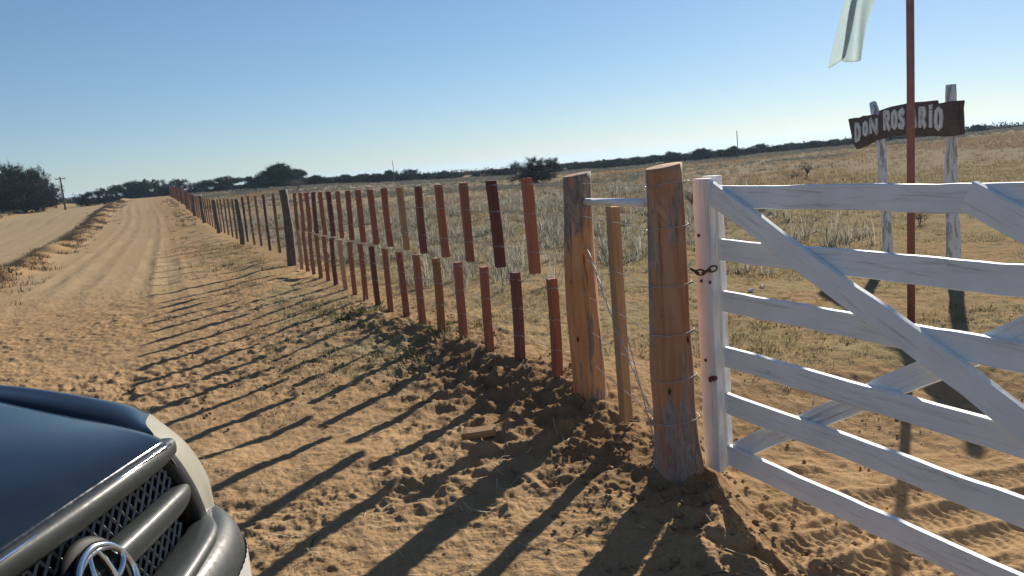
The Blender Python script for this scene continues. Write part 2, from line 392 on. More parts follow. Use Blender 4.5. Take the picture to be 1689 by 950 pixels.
class MB:
    def __init__(s): s.v = []; s.f = []
    def add(s, v, f):
        n = len(s.v); s.v += [tuple(p) for p in v]; s.f += [tuple(i+n for i in q) for q in f]; return s
    def tube(s, pts, rads, sides=8, cap=True, flat=1.0):
        """a tube along points; flat squashes it across its second axis"""
        pts = [Vector(p) for p in pts]; n = len(pts)
        if not isinstance(rads, (list, tuple, np.ndarray)): rads = [rads]*n
        V = []; ref = None
        for i, p in enumerate(pts):
            d = (pts[min(i+1, n-1)]-pts[max(i-1, 0)]).normalized()
            if ref is None:
                ref = Vector((0, 0, 1)) if abs(d.z) < .9 else Vector((1, 0, 0))
            a = d.cross(ref).normalized(); b = a.cross(d).normalized(); ref = b
            for k in range(sides):
                t = 2*math.pi*k/sides
                V.append(p + a*math.cos(t)*rads[i]*flat + b*math.sin(t)*rads[i])
        F = [(i*sides+k, i*sides+(k+1) % sides, (i+1)*sides+(k+1) % sides, (i+1)*sides+k) for i in range(n-1) for k in range(sides)]
        if cap: F += [tuple(range(sides-1, -1, -1)), tuple((n-1)*sides+k for k in range(sides))]
        return s.add(V, F)
    def box(s, lo, hi, ch=0.0):
        x0, y0, z0 = lo; x1, y1, z1 = hi
        V = [(x0, y0, z0), (x1, y0, z0), (x1, y1, z0), (x0, y1, z0), (x0, y0, z1), (x1, y0, z1), (x1, y1, z1), (x0, y1, z1)]
        return s.add(V, [(0, 3, 2, 1), (4, 5, 6, 7), (0, 1, 5, 4), (1, 2, 6, 5), (2, 3, 7, 6), (3, 0, 4, 7)])
    def build(s, name, mat, parent=None, smooth=False): return obj(name, s.v, s.f, mat, parent, smooth)
def bevel_obj(o, width=.004, seg=2):
    bm = bmesh.new(); bm.from_mesh(o.data)
    bmesh.ops.bevel(bm, geom=list(bm.edges), offset=width, segments=seg, affect='EDGES', profile=.6, clamp_overlap=True)
    bm.to_mesh(o.data); bm.free(); o.data.update(); return o
def worn_board(name, L, W, T, mat, parent, seed, axis_mat, seg=24, rough=.003, end_cut=0.0):
    """a sawn board L x W x T with slightly wavy, eased edges; local x along, y thickness, z width"""
    rnd = random.Random(seed); V = []; F = []
    c = min(.0035, T*.2)
    prof = [(-T/2+c, -W/2), (T/2-c, -W/2), (T/2, -W/2+c), (T/2, W/2-c), (T/2-c, W/2), (-T/2+c, W/2), (-T/2, W/2-c), (-T/2, -W/2+c)]
    ph = [rnd.uniform(0, 6) for _ in range(4)]
    for i in range(seg+1):
        u = i/seg
        wz = rough*(math.sin(u*7*L+ph[0])+.5*math.sin(u*17*L+ph[1])) + rnd.uniform(-.0012, .0012)
        wy = rough*.6*math.sin(u*4*L+ph[2])
        for (py, pz) in prof:
            V.append((u*L+end_cut*pz, py+wy, pz*(1+.012*math.sin(u*9+ph[3]))+wz))
    for i in range(seg):
        for k in range(8): F.append((i*8+k, i*8+(k+1) % 8, (i+1)*8+(k+1) % 8, (i+1)*8+k))
    F += [tuple(range(7, -1, -1)), tuple(seg*8+k for k in range(8))]
    o = obj(name, V, F, mat, parent); o.matrix_local = axis_mat; return o

# ------------------------------------------------------------------ the ground, one sheet split along its uses
def build_ground():
    idx = np.arange(nr*na).reshape(nr, na); nxt = np.roll(idx, -1, axis=1)
    F = np.stack([idx[:-1].ravel(), nxt[:-1].ravel(), nxt[1:].ravel(), idx[1:].ravel()], 1)
    F = F[:, ::-1]
    fs = gs[F[:, 0]]; fy = GY[F[:, 0]]
    kinds = np.where((fs > 6.5) & (fs < 13.7) & (fy > -30), 1, np.where((fs < -0.3) & (fy > 0), 2, 0))
    V = np.stack([GX, GY, GZ], 1)
    for k, name in ((0, 'ground'), (1, 'dirt_road'), (2, 'field')):
        f = F[kinds == k]; u, inv = np.unique(f, return_inverse=True)
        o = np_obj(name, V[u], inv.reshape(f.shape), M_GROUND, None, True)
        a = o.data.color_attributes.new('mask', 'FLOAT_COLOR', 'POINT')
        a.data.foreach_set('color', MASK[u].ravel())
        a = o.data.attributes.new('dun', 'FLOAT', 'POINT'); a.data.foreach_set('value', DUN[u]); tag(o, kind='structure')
build_ground()
def surf_z(x, y):
    x = np.asarray(x, float); y = np.asarray(y, float); return base_h(x, y)+detail_h(x, y)
def sz(x, y): return float(surf_z(np.array([float(x)]), np.array([float(y)]))[0])

# ------------------------------------------------------------------ the two thick posts of the gateway
def thick_post(name, base, top, r_top, r_bot, mat, seed, square=0.0, bulges=()):
    rnd = random.Random(seed); V = []; F = []; ns, nl = 40, 46
    b = Vector(base); t = Vector(top); org = Vector((b.x, b.y, 0))
    for i in range(nl+1):
        u = i/nl; c = b.lerp(t, u) - org
        rr = r_bot+(r_top-r_bot)*(u**.75)
        for bu, bh, bw in bulges: rr += bh*math.exp(-((u-bu)/bw)**2)
        c = c + Vector((.010*math.sin(u*5+seed), .008*math.sin(u*4+2*seed), 0))
        for k in range(ns):
            a = 2*math.pi*k/ns
            q = 1.0
            if square:
                ca, sa = abs(math.cos(a+.5)), abs(math.sin(a+.5)); q = 1-square+square*min(1.0/max(ca, sa), 1.22)
            q *= 1+.035*float(vnoise(np.array([3*math.cos(a)+seed]), np.array([3*math.sin(a)+u*5]), seed)[0])+.012*float(vnoise(np.array([9*a]), np.array([u*9]), seed+1)[0])
            top_slope = (.012*math.cos(a-.4) if i == nl else 0)
            V.append(c + Vector((math.cos(a)*rr*q, math.sin(a)*rr*q, top_slope)))
    for i in range(nl):
        for k in range(ns): F.append((i*ns+k, i*ns+(k+1) % ns, (i+1)*ns+(k+1) % ns, (i+1)*ns+k))
    n = len(V); V.append(t-org+Vector((0, 0, .004)))
    F += [(nl*ns+k, nl*ns+(k+1) % ns, n) for k in range(ns)]
    o = obj(name, V, F, mat, None, True); o.location = org
    for p in o.data.polygons[-ns:]: p.use_smooth = False
    return o
P1 = (0.745, 3.68); P2 = (0.437, 4.92)
o = thick_post('gate_post', (P1[0]+.01, P1[1], -.12), (P1[0]-.012, P1[1], 1.535), .083, .112, M_POST, 3, 0, ((.42, .008, .1), (.08, .012, .1)))
tag(o, 'thick debarked post banded with wire nearest the white gate, chained to it', 'post', 'thick posts of the gateway')
o = thick_post('gate_post', (P2[0]+.003, P2[1], -.12), (P2[0]+.016, P2[1], 1.505), .078, .104, M_POST2, 8, .55, ((.5, .006, .2),))
tag(o, 'thick pale-sided post with dark bark patches at the near end of the picket rows', 'post', 'thick posts of the gateway')

# ------------------------------------------------------------------ line posts and pickets of the fence
def ordinal(n):
    return ['first', 'second', 'third', 'fourth', 'fifth', 'sixth', 'seventh', 'eighth', 'ninth', 'tenth', 'eleventh', 'twelfth', 'thirteenth',
            'fourteenth', 'fifteenth', 'sixteenth', 'seventeenth', 'eighteenth', 'nineteenth', 'twentieth'][n-1]
POST_Y = [15.65+8.75*k for k in range(11)]
def line_post(x, y, h, r, seed):
    rnd = random.Random(seed); z0 = ground_z(x, y); mb = MB()
    pts = []; rads = []
    lx, ly = rnd.uniform(-.03, .03), rnd.uniform(-.03, .03)
    for i in range(13):
        u = i/12
        pts.append((lx*u+.012*math.sin(u*6+seed), ly*u+.01*math.sin(u*5+seed*2), -.2+(h+.2)*u)); rads.append(r*(1.12-.3*u)*(1+rnd.uniform(-.08, .08)))
    mb.tube(pts, rads, 9)
    o = mb.build('fence_post', M_OLDPOST, None, True); o.location = (x, y, z0); return o
for k, y in enumerate(POST_Y):
    o = line_post(fence_x(y), y, 1.5 if k == 0 else 1.40, .092 if k == 0 else .082, 11+k)
    lab = 'rough grey-brown line post where the double row of pickets ends' if k == 0 else 'dark weathered line post, %s beyond the double picket rows' % ordinal(k)
    tag(o, lab, 'fence post', 'dark line posts of the fence')
def picket(x, y, z0, z1, wd, mat, seed):
    rnd = random.Random(seed); mb = MB(); h = z1-z0
    hw, ht = wd/2, wd*.36; c = .005
    prof = [(-hw+c, -ht), (hw-c, -ht), (hw, -ht+c), (hw, ht-c), (hw-c, ht), (-hw+c, ht), (-hw, ht-c), (-hw, -ht+c)]
    V = []; F = []; n = 7
    bx, by = rnd.uniform(-.007, .007), rnd.uniform(-.007, .007); lx, ly = rnd.uniform(-.018, .018), rnd.uniform(-.016, .016)
    for i in range(n):
        u = i/(n-1)
        for q in prof: V.append((q[0]*(1+rnd.uniform(-.03, .03))+bx*math.sin(u*3.1)+lx*(u-.5), q[1]+by*math.sin(u*3.1)+ly*(u-.5), u*h+(q[0]*rnd.uniform(-.1, .1) if i in (0, n-1) else 0)))
    for i in range(n-1):
        for k in range(8): F.append((i*8+k, i*8+(k+1) % 8, (i+1)*8+(k+1) % 8, (i+1)*8+k))
    F += [tuple(range(7, -1, -1)), tuple((n-1)*8+k for k in range(8))]
    o = obj('picket', V, F, mat); o.location = (x, y, z0); o.rotation_euler = (0, 0, math.atan2(1, -FK)+rnd.uniform(-.12, .12))
    return o
MATS = {'r': (M_RED, 'red-brown'), 'd': (M_DARK, 'dark red'), 't': (M_TAN, 'pale tan'), 'b': (M_BROWN, 'brown')}
for i, c in enumerate('rdrrdtrrrrrdrdrrb'):
    y = 5.52+.566*i; z1 = 1.495-.010*i+.00017*i*i*1.5; z0 = .825-.0065*i
    o = picket(fence_x(y), y, z0, z1, .084 if i < 2 else .080, MATS[c][0], 100+i)
    tag(o, '%s upper picket, %s in the upper row from the thick post' % (MATS[c][1], ordinal(i+1)), 'picket', 'pickets of the upper row')
for i, c in enumerate('rdrrbrrrdrrtdrbrrt'):
    y = 5.29+.552*i; z1 = .812-.0115*i+.00034*i*i; z0 = max(.14-.027*i, -.03+.012*math.sin(i))
    if i > 3: z0 += .015
    o = picket(fence_x(y), y, z0, z1, .080, MATS[c][0], 200+i)
    tag(o, '%s lower picket, %s in the lower row from the thick post' % (MATS[c][1], ordinal(i+1)), 'picket', 'pickets of the lower row')
for k, y0 in enumerate(POST_Y[:-1]):
    for j in range(5):
        y = y0+1.46*(j+1); x = fence_x(y); g = ground_z(x, y); rnd = random.Random(k*9+j)
        c = 'b' if k < 3 else 'r'
        if rnd.random() < .25: c = rnd.choice('drb')
        near = max(0, .08-.03*k)
        o = picket(x, y, g+.06+near+rnd.uniform(-.02, .03), g+1.37+near+rnd.uniform(-.015, .015), .078, MATS[c][0], 300+k*5+j)
        bay = 'first bay beyond the double rows' if k == 0 else '%s bay, beyond the %s dark line post' % (ordinal(k+1), ordinal(k))
        tag(o, 'full-height %s picket, %s in the %s' % (MATS[c][1], ordinal(j+1), bay), 'picket', 'full-height pickets far along the fence')

# the single pale picket between the two thick posts
o = picket(.587, 4.32, .11, 1.325, .075, M_TAN, 501)
tag(o, 'long raw yellow picket hanging alone between the two thick posts', 'picket')

# ------------------------------------------------------------------ wires
def wire_z(y, k):
    g = 0 if y < 14 else ground_z(fence_x(y), y)
    return g*float(sstep(12, 20, y)) + [1.45, 1.25, .98, .75, .53, .32][k] - .06*float(sstep(8, 24, y))*(1.0 if k < 3 else .4)
names = ['top wire', 'second wire from the top', 'third wire from the top', 'fourth wire from the top', 'fifth wire from the top', 'bottom wire']
for k in range(6):
    mb = MB(); pts = [(P1[0]-.09, P1[1]+.02, wire_z(3.7, k)), (P2[0]+.03, P2[1]-.10, wire_z(4.9, k))]
    for y in (5.0, 5.52, 6.6, 7.8, 9, 10.2, 11.4, 12.6, 13.8, 15.65): pts.append((fence_x(y), y, wire_z(y, k)+random.uniform(-.003, .003)))
    for y in POST_Y[1:]: pts.append((fence_x(y)-.032, y-.014, wire_z(y, k)))
    mb.tube(pts, .0021, 5)
    for i in range(17 if k < 3 else 18):        # the wire is tied round every picket it carries
        y = (5.52+.566*i) if k < 3 else (5.29+.552*i); x = fence_x(y); zz = wire_z(y, k); ux, uy = -FK/FN, 1/FN
        mb.tube([(x+ux*a-uy*b, y+uy*a+ux*b, zz+dz) for a, b, dz in ((.047, .031, 0), (-.047, .031, .004), (-.047, -.033, .006), (.047, -.033, .002), (.049, .031, .0))], .0019, 4)
    # the turns round the near post
    cx, cy = P1[0]-.003+.006*(1-k/5), P1[1]
    rr = .091+.004*k
    ring = []
    for a in range(29):
        t = 2*math.pi*a/28
        ring.append((cx+math.cos(t)*rr*1.03, cy+math.sin(t)*rr*1.03, wire_z(3.7, k)+.010*math.cos(t+.6)+.004*math.sin(3*t+k)))
    mb.tube(ring, .0024, 6)
    mb.tube([(cx+.07, cy-.07, wire_z(3.7, k)), (cx+.085, cy-.075, wire_z(3.7, k)+.012), (cx+.10, cy-.055, wire_z(3.7, k)+.006)], .003, 5)
    o = mb.build('fence_wire', M_WIRE); tag(o, '%s of the fence, tied round the banded post by the gate' % names[k], 'wire', 'horizontal wires of the fence')
mb = MB(); a = Vector((.47, 4.85, 1.09)); b = Vector((.655, 3.755, .29)); 
for ph in (0, math.pi):
    pts = []
    for i in range(60):
        u = i/59; p = a.lerp(b, u); t = u*40+ph
        pts.append(p+Vector((.006*math.cos(t), 0, .006*math.sin(t)-.035*math.sin(u*math.pi))))
    mb.tube(pts, .0026, 5)
o = mb.build('tension_wire', M_WIRE); tag(o, 'twisted bracing wire slanting from the pale-sided post down to the banded post', 'wire')
mb = MB(); pts = [(.56, 4.90, 1.19), (.585, 4.5, .86), (.61, 4.05, .52), (.632, 3.75, .25), (.655, 3.62, .08), (.69, 3.575, .0)]
mb.tube(pts, .0028, 5); o = mb.build('slack_wire', M_WIRE); tag(o, 'loose wire hanging behind the raw picket and ending at the banded post foot', 'wire')

# ------------------------------------------------------------------ pipe between the posts
mb = MB(); pa, pb = Vector((.49, 4.865, 1.335)), Vector((.665, 3.74, 1.368)); mb.tube([pa, pb], .021, 18)
o = mb.build('brace_pipe', M_PIPE, None, True); tag(o, 'short white metal pipe bridging the tops of the two thick posts', 'pipe')

# ------------------------------------------------------------------ white gate
GD = Vector((.396, -.918, 0)).normalized(); GN = Vector((-GD.y, GD.x, 0))   # GN points away from the camera side
gate = empty('farm_gate', (.982, 3.60, 0)); gate.rotation_euler = (0, 0, math.atan2(GD.y, GD.x))
tag(gate, 'white painted six-rail timber gate with diagonal braces, chained to the banded post', 'gate')
# local frame: x along the gate, +y away from the viewer, z up
GL = 2.95
def rail(z_top, hgt, seed, x0=-.01, x1=GL):
    M = Matrix.Translation((x0, 0, z_top-hgt/2)); return worn_board('rail', x1-x0, hgt, .030, M_GATE, gate, seed, M, 40, .0018)
for i, (zt, hg) in enumerate(((1.425, .097), (1.180, .099), (.940, .095), (.672, .096), (.447, .098), (.187, .100))): rail(zt, hg, 40+i)
def stile(x, y, z0, z1, wd, th, seed):
    M = Matrix.Translation((x, y, z0)) @ Matrix.Rotation(-math.pi/2, 4, 'Y')
    return worn_board('stile', z1-z0, wd, th, M_GATE, gate, seed, M, 20, .0015)
stile(-.078, -.036, .055, 1.462, .118, .036, 60); stile(-.098, .034, .060, 1.470, .105, .036, 61)
stile(GL-.03, -.036, .055, 1.462, .118, .036, 62); stile(GL-.06, .040, .060, 1.470, .115, .040, 63)
def brace(x0, z0, x1, z1, y, wd, seed):
    a = math.atan2(z1-z0, x1-x0); L = math.hypot(x1-x0, z1-z0)
    M = Matrix.Translation((x0, y, z0)) @ Matrix.Rotation(-a, 4, 'Y')
    return worn_board('brace', L, wd, .028, M_GATE, gate, seed, M, 34, .003)
brace(-.06, 1.415, 2.72, -.03+.10, -.031, .100, 70)
brace(1.235, 1.385, 2.9, .60, -.031, .098, 71)
brace(.02, .160, 2.10, 1.40, .031, .088, 72)
mb = MB()
for x, z in ((-.095, .985), (-.03, .985), (-.09, .60), (-.06, .505), (-.035, .515), (-.10, 1.20)):
    mb = MB(); mb.tube([(x, -.054, z), (x, -.060, z)], .008, 8); mb.build('bolt', M_CHAIN, gate)
mb = MB(); mb.tube([(-.06, -.058, .515), (-.04, -.065, .525), (-.01, -.060, .530)], .010, 7); mb.build('latch_pin', M_CHAIN, gate)

# chain between gate and post
mb = MB(); ca, cb = Vector((.838, 3.615, 1.052)), Vector((.885, 3.575, 1.045))
pts = [Vector((.835, 3.60, 1.052)), Vector((.858, 3.595, 1.038)), Vector((.885, 3.59, 1.036)), Vector((.913, 3.585, 1.045)), Vector((.94, 3.58, 1.055))]
for i in range(4):
    p, q = pts[i], pts[i+1]; d = (q-p).normalized(); c = (p+q)/2; side_v = Vector((0, .3, 1)).normalized() if i % 2 else Vector((.2, 1, .1)).normalized()
    side_v = (side_v-d*side_v.dot(d)).normalized(); ring = []
    for k in range(21):
        t = 2*math.pi*k/20; ring.append(c+d*math.cos(t)*.021+side_v*math.sin(t)*.0125)
    mb.tube(ring, .0042, 6)
o = mb.build('chain', M_CHAIN, None, True); tag(o, 'short rusty chain linking the banded post to the white gate', 'chain')

# ------------------------------------------------------------------ flagpole and flag
FP = Vector((3.375, 6.563, 0)); FP.z = ground_z(FP.x, FP.y)
mb = MB(); mb.tube([(0, 0, -.2), (0, 0, 2), (-.01, 0, 4.15)], [.031, .030, .029], 18)
o = mb.build('flagpole', M_POLE, None, True); o.location = FP; tag(o, 'tall red-brown round pole standing in front of the wooden sign', 'flagpole')
def build_flag():
    m, t, b = new_mat('flag_cloth')
    at = t.nodes.new('ShaderNodeAttribute'); at.attribute_name = 'across'
    col = ramp(t, at.outputs['Fac'], [(0, (.60, .68, .70)), (.33, (.60, .68, .70)), (.345, (.78, .75, .68)), (.655, (.78, .75, .68)), (.67, (.60, .68, .70))])
    wv = noise(t, 60, 2, .5, mapped(t)); col = mix(t, .12, col, ramp(t, wv, [(.3, (.1, .1, .1)), (.7, (.8, .8, .8))]), 'OVERLAY')
    t.links.new(col, b.inputs['Base Color']); b.inputs['Roughness'].default_value = .85
    tr = t.nodes.new('ShaderNodeBsdfTranslucent'); t.links.new(col, tr.inputs[0])
    ms = t.nodes.new('ShaderNodeMixShader'); ms.inputs[0].default_value = .74
    t.links.new(b.outputs[0], ms.inputs[1]); t.links.new(tr.outputs[0], ms.inputs[2]); t.links.new(ms.outputs[0], t.nodes['Material Output'].inputs[0])
    nu, nv = 70, 40; V = []; A = []
    # centre line and half-width vector along the fly, from the pole down to the free end
    keys = [(0.0, (3.335, 6.555, 3.45), (.0, .0, .30)), (.2, (3.20, 6.52, 3.26), (-.03, .0, .26)), (.45, (3.02, 6.50, 2.93), (-.09, .0, .14)),
            (.65, (2.905, 6.48, 2.66), (-.125, .0, .03)), (.85, (2.835, 6.47, 2.38), (-.122, .0, -.00)), (1.0, (2.79, 6.47, 2.185), (-.115, .0, -.03))]
    us = [k[0] for k in keys]
    def key(u, i): return np.array([np.interp(u, us, [k[i][j] for k in keys]) for j in range(3)])
    for i in range(nu+1):
        u = i/nu; c = sum(key(min(1, max(0, u+d)), 1) for d in (-.05, 0, .05))/3; h = sum(key(min(1, max(0, u+d)), 2) for d in (-.05, 0, .05))/3
        for j in range(nv+1):
            v = j/nv*2-1; f = min(1, u*2.2)
            # the cloth folds back over itself: pleats across, deepening to the free end
            fold = v - .55*f*math.sin(v*math.pi*1.0)*.9
            dep = f*(.055*math.sin(v*4.2+.6+u*1.2)+.018*math.sin(v*9+u*5))
            sag = f*(.045*math.sin(v*3+1)*u)
            p = c+h*fold+np.array([.012*math.sin(u*9+v*2), dep, sag]); V.append(p); A.append((v+1)/2)
    F = [(i*(nv+1)+j, (i+1)*(nv+1)+j, (i+1)*(nv+1)+j+1, i*(nv+1)+j+1) for i in range(nu) for j in range(nv)]
    o = obj('flag', V, F, m, None, True)
    a = o.data.attributes.new('across', 'FLOAT', 'POINT'); a.data.foreach_set('value', np.array(A, np.float32))
    # hem: the cloth has a real, small thickness
    sd = o.modifiers.new('thickness', 'SOLIDIFY'); sd.thickness = .002
    tag(o, 'limp pale blue and white striped flag hanging folded from the pole', 'flag')
build_flag()

# ------------------------------------------------------------------ carved wooden sign
SL, SR = Vector((5.08, 10.45, 0)), Vector((4.90, 8.60, 0)); sn = (SL-SR).normalized()
sign = empty('wooden_sign', (SR.x, SR.y, 0)); sign.rotation_euler = (0, 0, math.atan2(sn.y, sn.x))
tag(sign, 'dark carved board with white lettering on two peeling white posts', 'sign')
# local frame: x from the near post to the far one, +y towards the viewer (left side), z up
outline = [(3.237, 1.851), (2.98, 1.856), (2.759, 1.849), (2.62, 1.868), (2.497, 1.862), (2.25, 1.862), (2.043, 1.85), (2.03, 1.878), (2.008, 1.903), (1.8, 1.917), (1.623, 1.928), (1.265, 1.933),
           (1.03, 1.937), (.825, 1.932), (.6, 1.922), (.374, 1.917), (.36, 1.879), (.187, 1.877), (-.03, 1.882), (-.247, 1.873), (-.224, 1.79), (-.233, 1.721), (-.244, 1.62), (-.253, 1.523), (-.08, 1.512), (.092, 1.509), (.3, 1.521),
           (.518, 1.525), (.8, 1.541), (1.041, 1.551), (1.3, 1.556), (1.566, 1.549), (1.8, 1.542), (2.016, 1.528), (2.23, 1.503), (2.435, 1.473), (2.66, 1.437), (2.89, 1.405), (2.96, 1.440), (3.046, 1.512), (3.13, 1.66)]
n = len(outline); BT = .055
V = [(x, BT/2, z) for x, z in outline]+[(x, -BT/2, z) for x, z in outline]
bm = bmesh.new(); vs = [bm.verts.new(v) for v in V]
bm.faces.new(vs[:n]); bm.faces.new(list(reversed(vs[n:])))
for i in range(n): bm.faces.new((vs[i], vs[n+i], vs[n+(i+1) % n], vs[(i+1) % n]))
bmesh.ops.recalc_face_normals(bm, faces=bm.faces)
bmesh.ops.bevel(bm, geom=[e for e in bm.edges], offset=.007, segments=2, affect='EDGES', clamp_overlap=True)
me = bpy.data.meshes.new('board'); bm.to_mesh(me); bm.free(); me.materials.append(M_BOARD)
board = bpy.data.objects.new('board', me); C.objects.link(board); board.parent = sign; board.location = (0, .035, 0)
# letters as fat carved strokes: each letter on a unit box x 0..1 (left to right as read), y 0..1
LET = {'D': [[(.12, 0), (.12, 1)], [(.12, 1), (.55, .95), (.85, .7), (.88, .4), (.65, .08), (.12, 0)]],
       'O': [[(.5, 1), (.2, .88), (.1, .5), (.2, .12), (.5, 0), (.8, .12), (.9, .5), (.8, .88), (.5, 1)]],
       'N': [[(.1, 0), (.1, 1)], [(.1, 1), (.88, 0)], [(.88, 0), (.88, 1)]],
       'R': [[(.12, 0), (.12, 1)], [(.12, 1), (.7, .95), (.85, .75), (.7, .55), (.14, .5)], [(.4, .5), (.9, 0)]],
       'S': [[(.88, .82), (.6, 1), (.22, .92), (.12, .72), (.4, .54), (.75, .42), (.88, .22), (.6, .02), (.2, .05), (.08, .2)]],
       'A': [[(.06, 0), (.42, 1), (.6, 1), (.94, 0)], [(.2, .32), (.8, .32)]],
       'I': [[(.5, 0), (.5, .84)], [(.3, 1.06), (.72, 1.08)]]}
words = [('D', 2.935, 2.675, 1.768, 1.522, 1.57), ('O', 2.60, 2.40, 1.770, 1.598, 1.61), ('N', 2.35, 2.02, 1.80, 1.615, 1.63), ('R', 1.84, 1.60, 1.876, 1.642, 1.64), ('O', 1.57, 1.375, 1.866, 1.652, 1.65),
         ('S', 1.345, 1.15, 1.868, 1.648, 1.65), ('A', 1.06, .80, 1.862, 1.645, 1.65), ('R', .752, .540, 1.855, 1.637, 1.64), ('I', .50, .365, 1.842, 1.625, 1.62), ('O', .335, .125, 1.822, 1.598, 1.60)]
for ch, xl, xr, zt, zb, _ in words:
    mb = MB()
    for st in LET[ch]:
        P = [Vector((xl+(xr-xl)*(.08+.84*px), 0, zb+(zt-zb)*(.03+.94*py))) for px, py in st]
        # resample smoothly, then draw the stroke as a flat raised ribbon
        wd = .0265
        for i in range(len(P)-1):
            a, b = P[i], P[i+1]; d = (b-a).normalized(); q = Vector((-d.z, 0, d.x))*wd*(1.0 if abs(d.z) < .5 else 1.35)
            a2 = a-d*wd*.45; b2 = b+d*wd*.45
            y0, y1 = -.004, .012+.0007*(i % 3)+.0004*st.index(st[0])
            V = [a2-q+Vector((0, y0, 0)), b2-q+Vector((0, y0, 0)), b2+q+Vector((0, y0, 0)), a2+q+Vector((0, y0, 0)), a2-q+Vector((0, y1, 0)), b2-q+Vector((0, y1, 0)), b2+q+Vector((0, y1, 0)), a2+q+Vector((0, y1, 0))]
            mb.add(V, [(0, 1, 2, 3), (7, 6, 5, 4), (0, 4, 5, 1), (1, 5, 6, 2), (2, 6, 7, 3), (3, 7, 4, 0)])
    lt = mb.build('letter', M_LETTER, board); lt.location = (0, BT/2, 0)
def sign_post(pts, rads, seed):
    mb = MB(); rnd = random.Random(seed); Pn = []; Rn = []
    for i in range(17):
        u = i/16*(len(pts)-1); k = min(int(u), len(pts)-2); f = u-k
        Pn.append([pts[k][j]*(1-f)+pts[k+1][j]*f for j in range(3)]); Rn.append((rads[k]*(1-f)+rads[k+1]*f)*(1+rnd.uniform(-.07, .07)))
    mb.tube(Pn, Rn, 10); return mb.build('post', M_SIGNPOST, sign, True)
sign_post([(.01, 0, -.25), (.02, 0, .4), (.07, .01, 1.0), (.09, .0, 1.55), (.10, 0, 2.06)], [.074, .070, .064, .056, .056], 5)
sign_post([(1.88, 0, -.25), (1.93, 0, .35), (2.0, .01, .8), (2.12, 0, 1.5), (2.39, .0, 2.02)], [.068, .064, .060, .056, .056], 6)

# ------------------------------------------------------------------ air
def build_haze():
    m = bpy.data.materials.new('thin_haze'); m.use_nodes = True; t = m.node_tree; t.nodes.clear()
    v = t.nodes.new('ShaderNodeVolumePrincipled'); v.inputs['Density'].default_value = 0.00030; v.inputs['Color'].default_value = (.50, .74, 1.0, 1)
    v.inputs['Anisotropy'].default_value = .25
    o = t.nodes.new('ShaderNodeOutputMaterial'); t.links.new(v.outputs[0], o.inputs['Volume'])
    mb = MB(); mb.box((-2700, -2700, -60), (2700, 2700, 13)); h = mb.build('haze', m); tag(h, kind='stuff')
build_haze()
S.cycles.volume_bounces = 0

# ------------------------------------------------------------------ car
def smooth_path(P, n):
    """Catmull-Rom through points, n samples"""
    P = np.array(P, float); k = len(P); Q = np.vstack([2*P[0]-P[1], P, 2*P[-1]-P[-2]]); out = []
    for t in np.linspace(0, k-1, n):
        i = min(int(t), k-2); f = t-i; a, b, c, d = Q[i], Q[i+1], Q[i+2], Q[i+3]
        out.append(.5*((2*b)+(-a+c)*f+(2*a-5*b+4*c-d)*f*f+(-a+3*b-3*c+d)*f**3))
    return np.array(out)
def patch(rows, nu, nv):
    """smooth surface through a grid of control points -> (verts array nu x nv)"""
    A = np.array([smooth_path(r, nv) for r in rows])
    return np.array([smooth_path(A[:, j], nu) for j in range(nv)]).transpose(1, 0, 2)
def add_patch(mb, G, mirror=False, flip=False):
    nu, nv = G.shape[:2]
    f = [(i*nv+j, i*nv+j+1, (i+1)*nv+j+1, (i+1)*nv+j) for i in range(nu-1) for j in range(nv-1)]
    if flip: f = [q[::-1] for q in f]
    mb.add(G.reshape(-1, 3), f)
    if mirror:
        H = G.copy(); H[..., 1] *= -1; mb.add(H.reshape(-1, 3), [q[::-1] for q in f])
def mat_car_paint(name, col, ro=(.16, .30), coat=.8):
    m, t, b = new_mat(name)
    n = noise(t, 5, 5, .65, mapped(t)); n2 = noise(t, 60, 3, .6, mapped(t))
    c = ramp(t, n, [(.3, col), (.75, tuple(min(1, x*1.25+.006) for x in col))]); t.links.new(c, b.inputs['Base Color'])
    r = ramp(t, n2, [(.3, (ro[0],)*3), (.75, (ro[1],)*3)]); t.links.new(r, b.inputs['Roughness'])
    b.inputs['Coat Weight'].default_value = coat; b.inputs['Specular IOR Level'].default_value = .20; b.inputs['Coat Roughness'].default_value = .06
    return m
M_CAR = mat_car_paint('dark_blue_car_paint', (.007, .012, .022), (.10, .2), .10)
M_TRIM = mat_car_paint('scuffed_grey_grille', (.020, .025, .026), (.44, .62))
for nd in M_TRIM.node_tree.nodes:
    if nd.type == 'BSDF_PRINCIPLED': nd.inputs['Coat Weight'].default_value = .10; nd.inputs['Coat Roughness'].default_value = .2; nd.inputs['Specular IOR Level'].default_value = .26
M_LAMP = mat_plain('clouded_headlamp', (.37, .36, .30), .3, 0, .08, 8, .5)
M_FOG = mat_plain('ribbed_lamp_glass', (.62, .63, .62), .2, .1, .08, 8, .4)
M_CHROME = mat_plain('chrome', (.75, .76, .78), .10, 1.0, .04)
M_MESH = mat_plain('grey_grille_mesh', (.20, .20, .185), .5, .2)
M_BLACK = mat_plain('black_plastic', (.012, .013, .014), .55)
M_BLACK.node_tree.nodes['Principled BSDF'].inputs['Specular IOR Level'].default_value = .12
M_GLASS = mat_plain('dark_window_glass', (.015, .018, .02), .05, 0, .05, 4, .6)
M_TYRE = mat_plain('tyre_rubber', (.025, .024, .023), .85)
M_RIM = mat_plain('alloy_rim', (.45, .45, .46), .35, .8)
M_TAIL = mat_plain('red_tail_lamp', (.35, .02, .02), .2, 0, .1, 6, .5)
CAR_YAW = R(-6); CO = Vector((-.862, 1.545, 0))
car = empty('parked_car', CO, CAR_YAW)
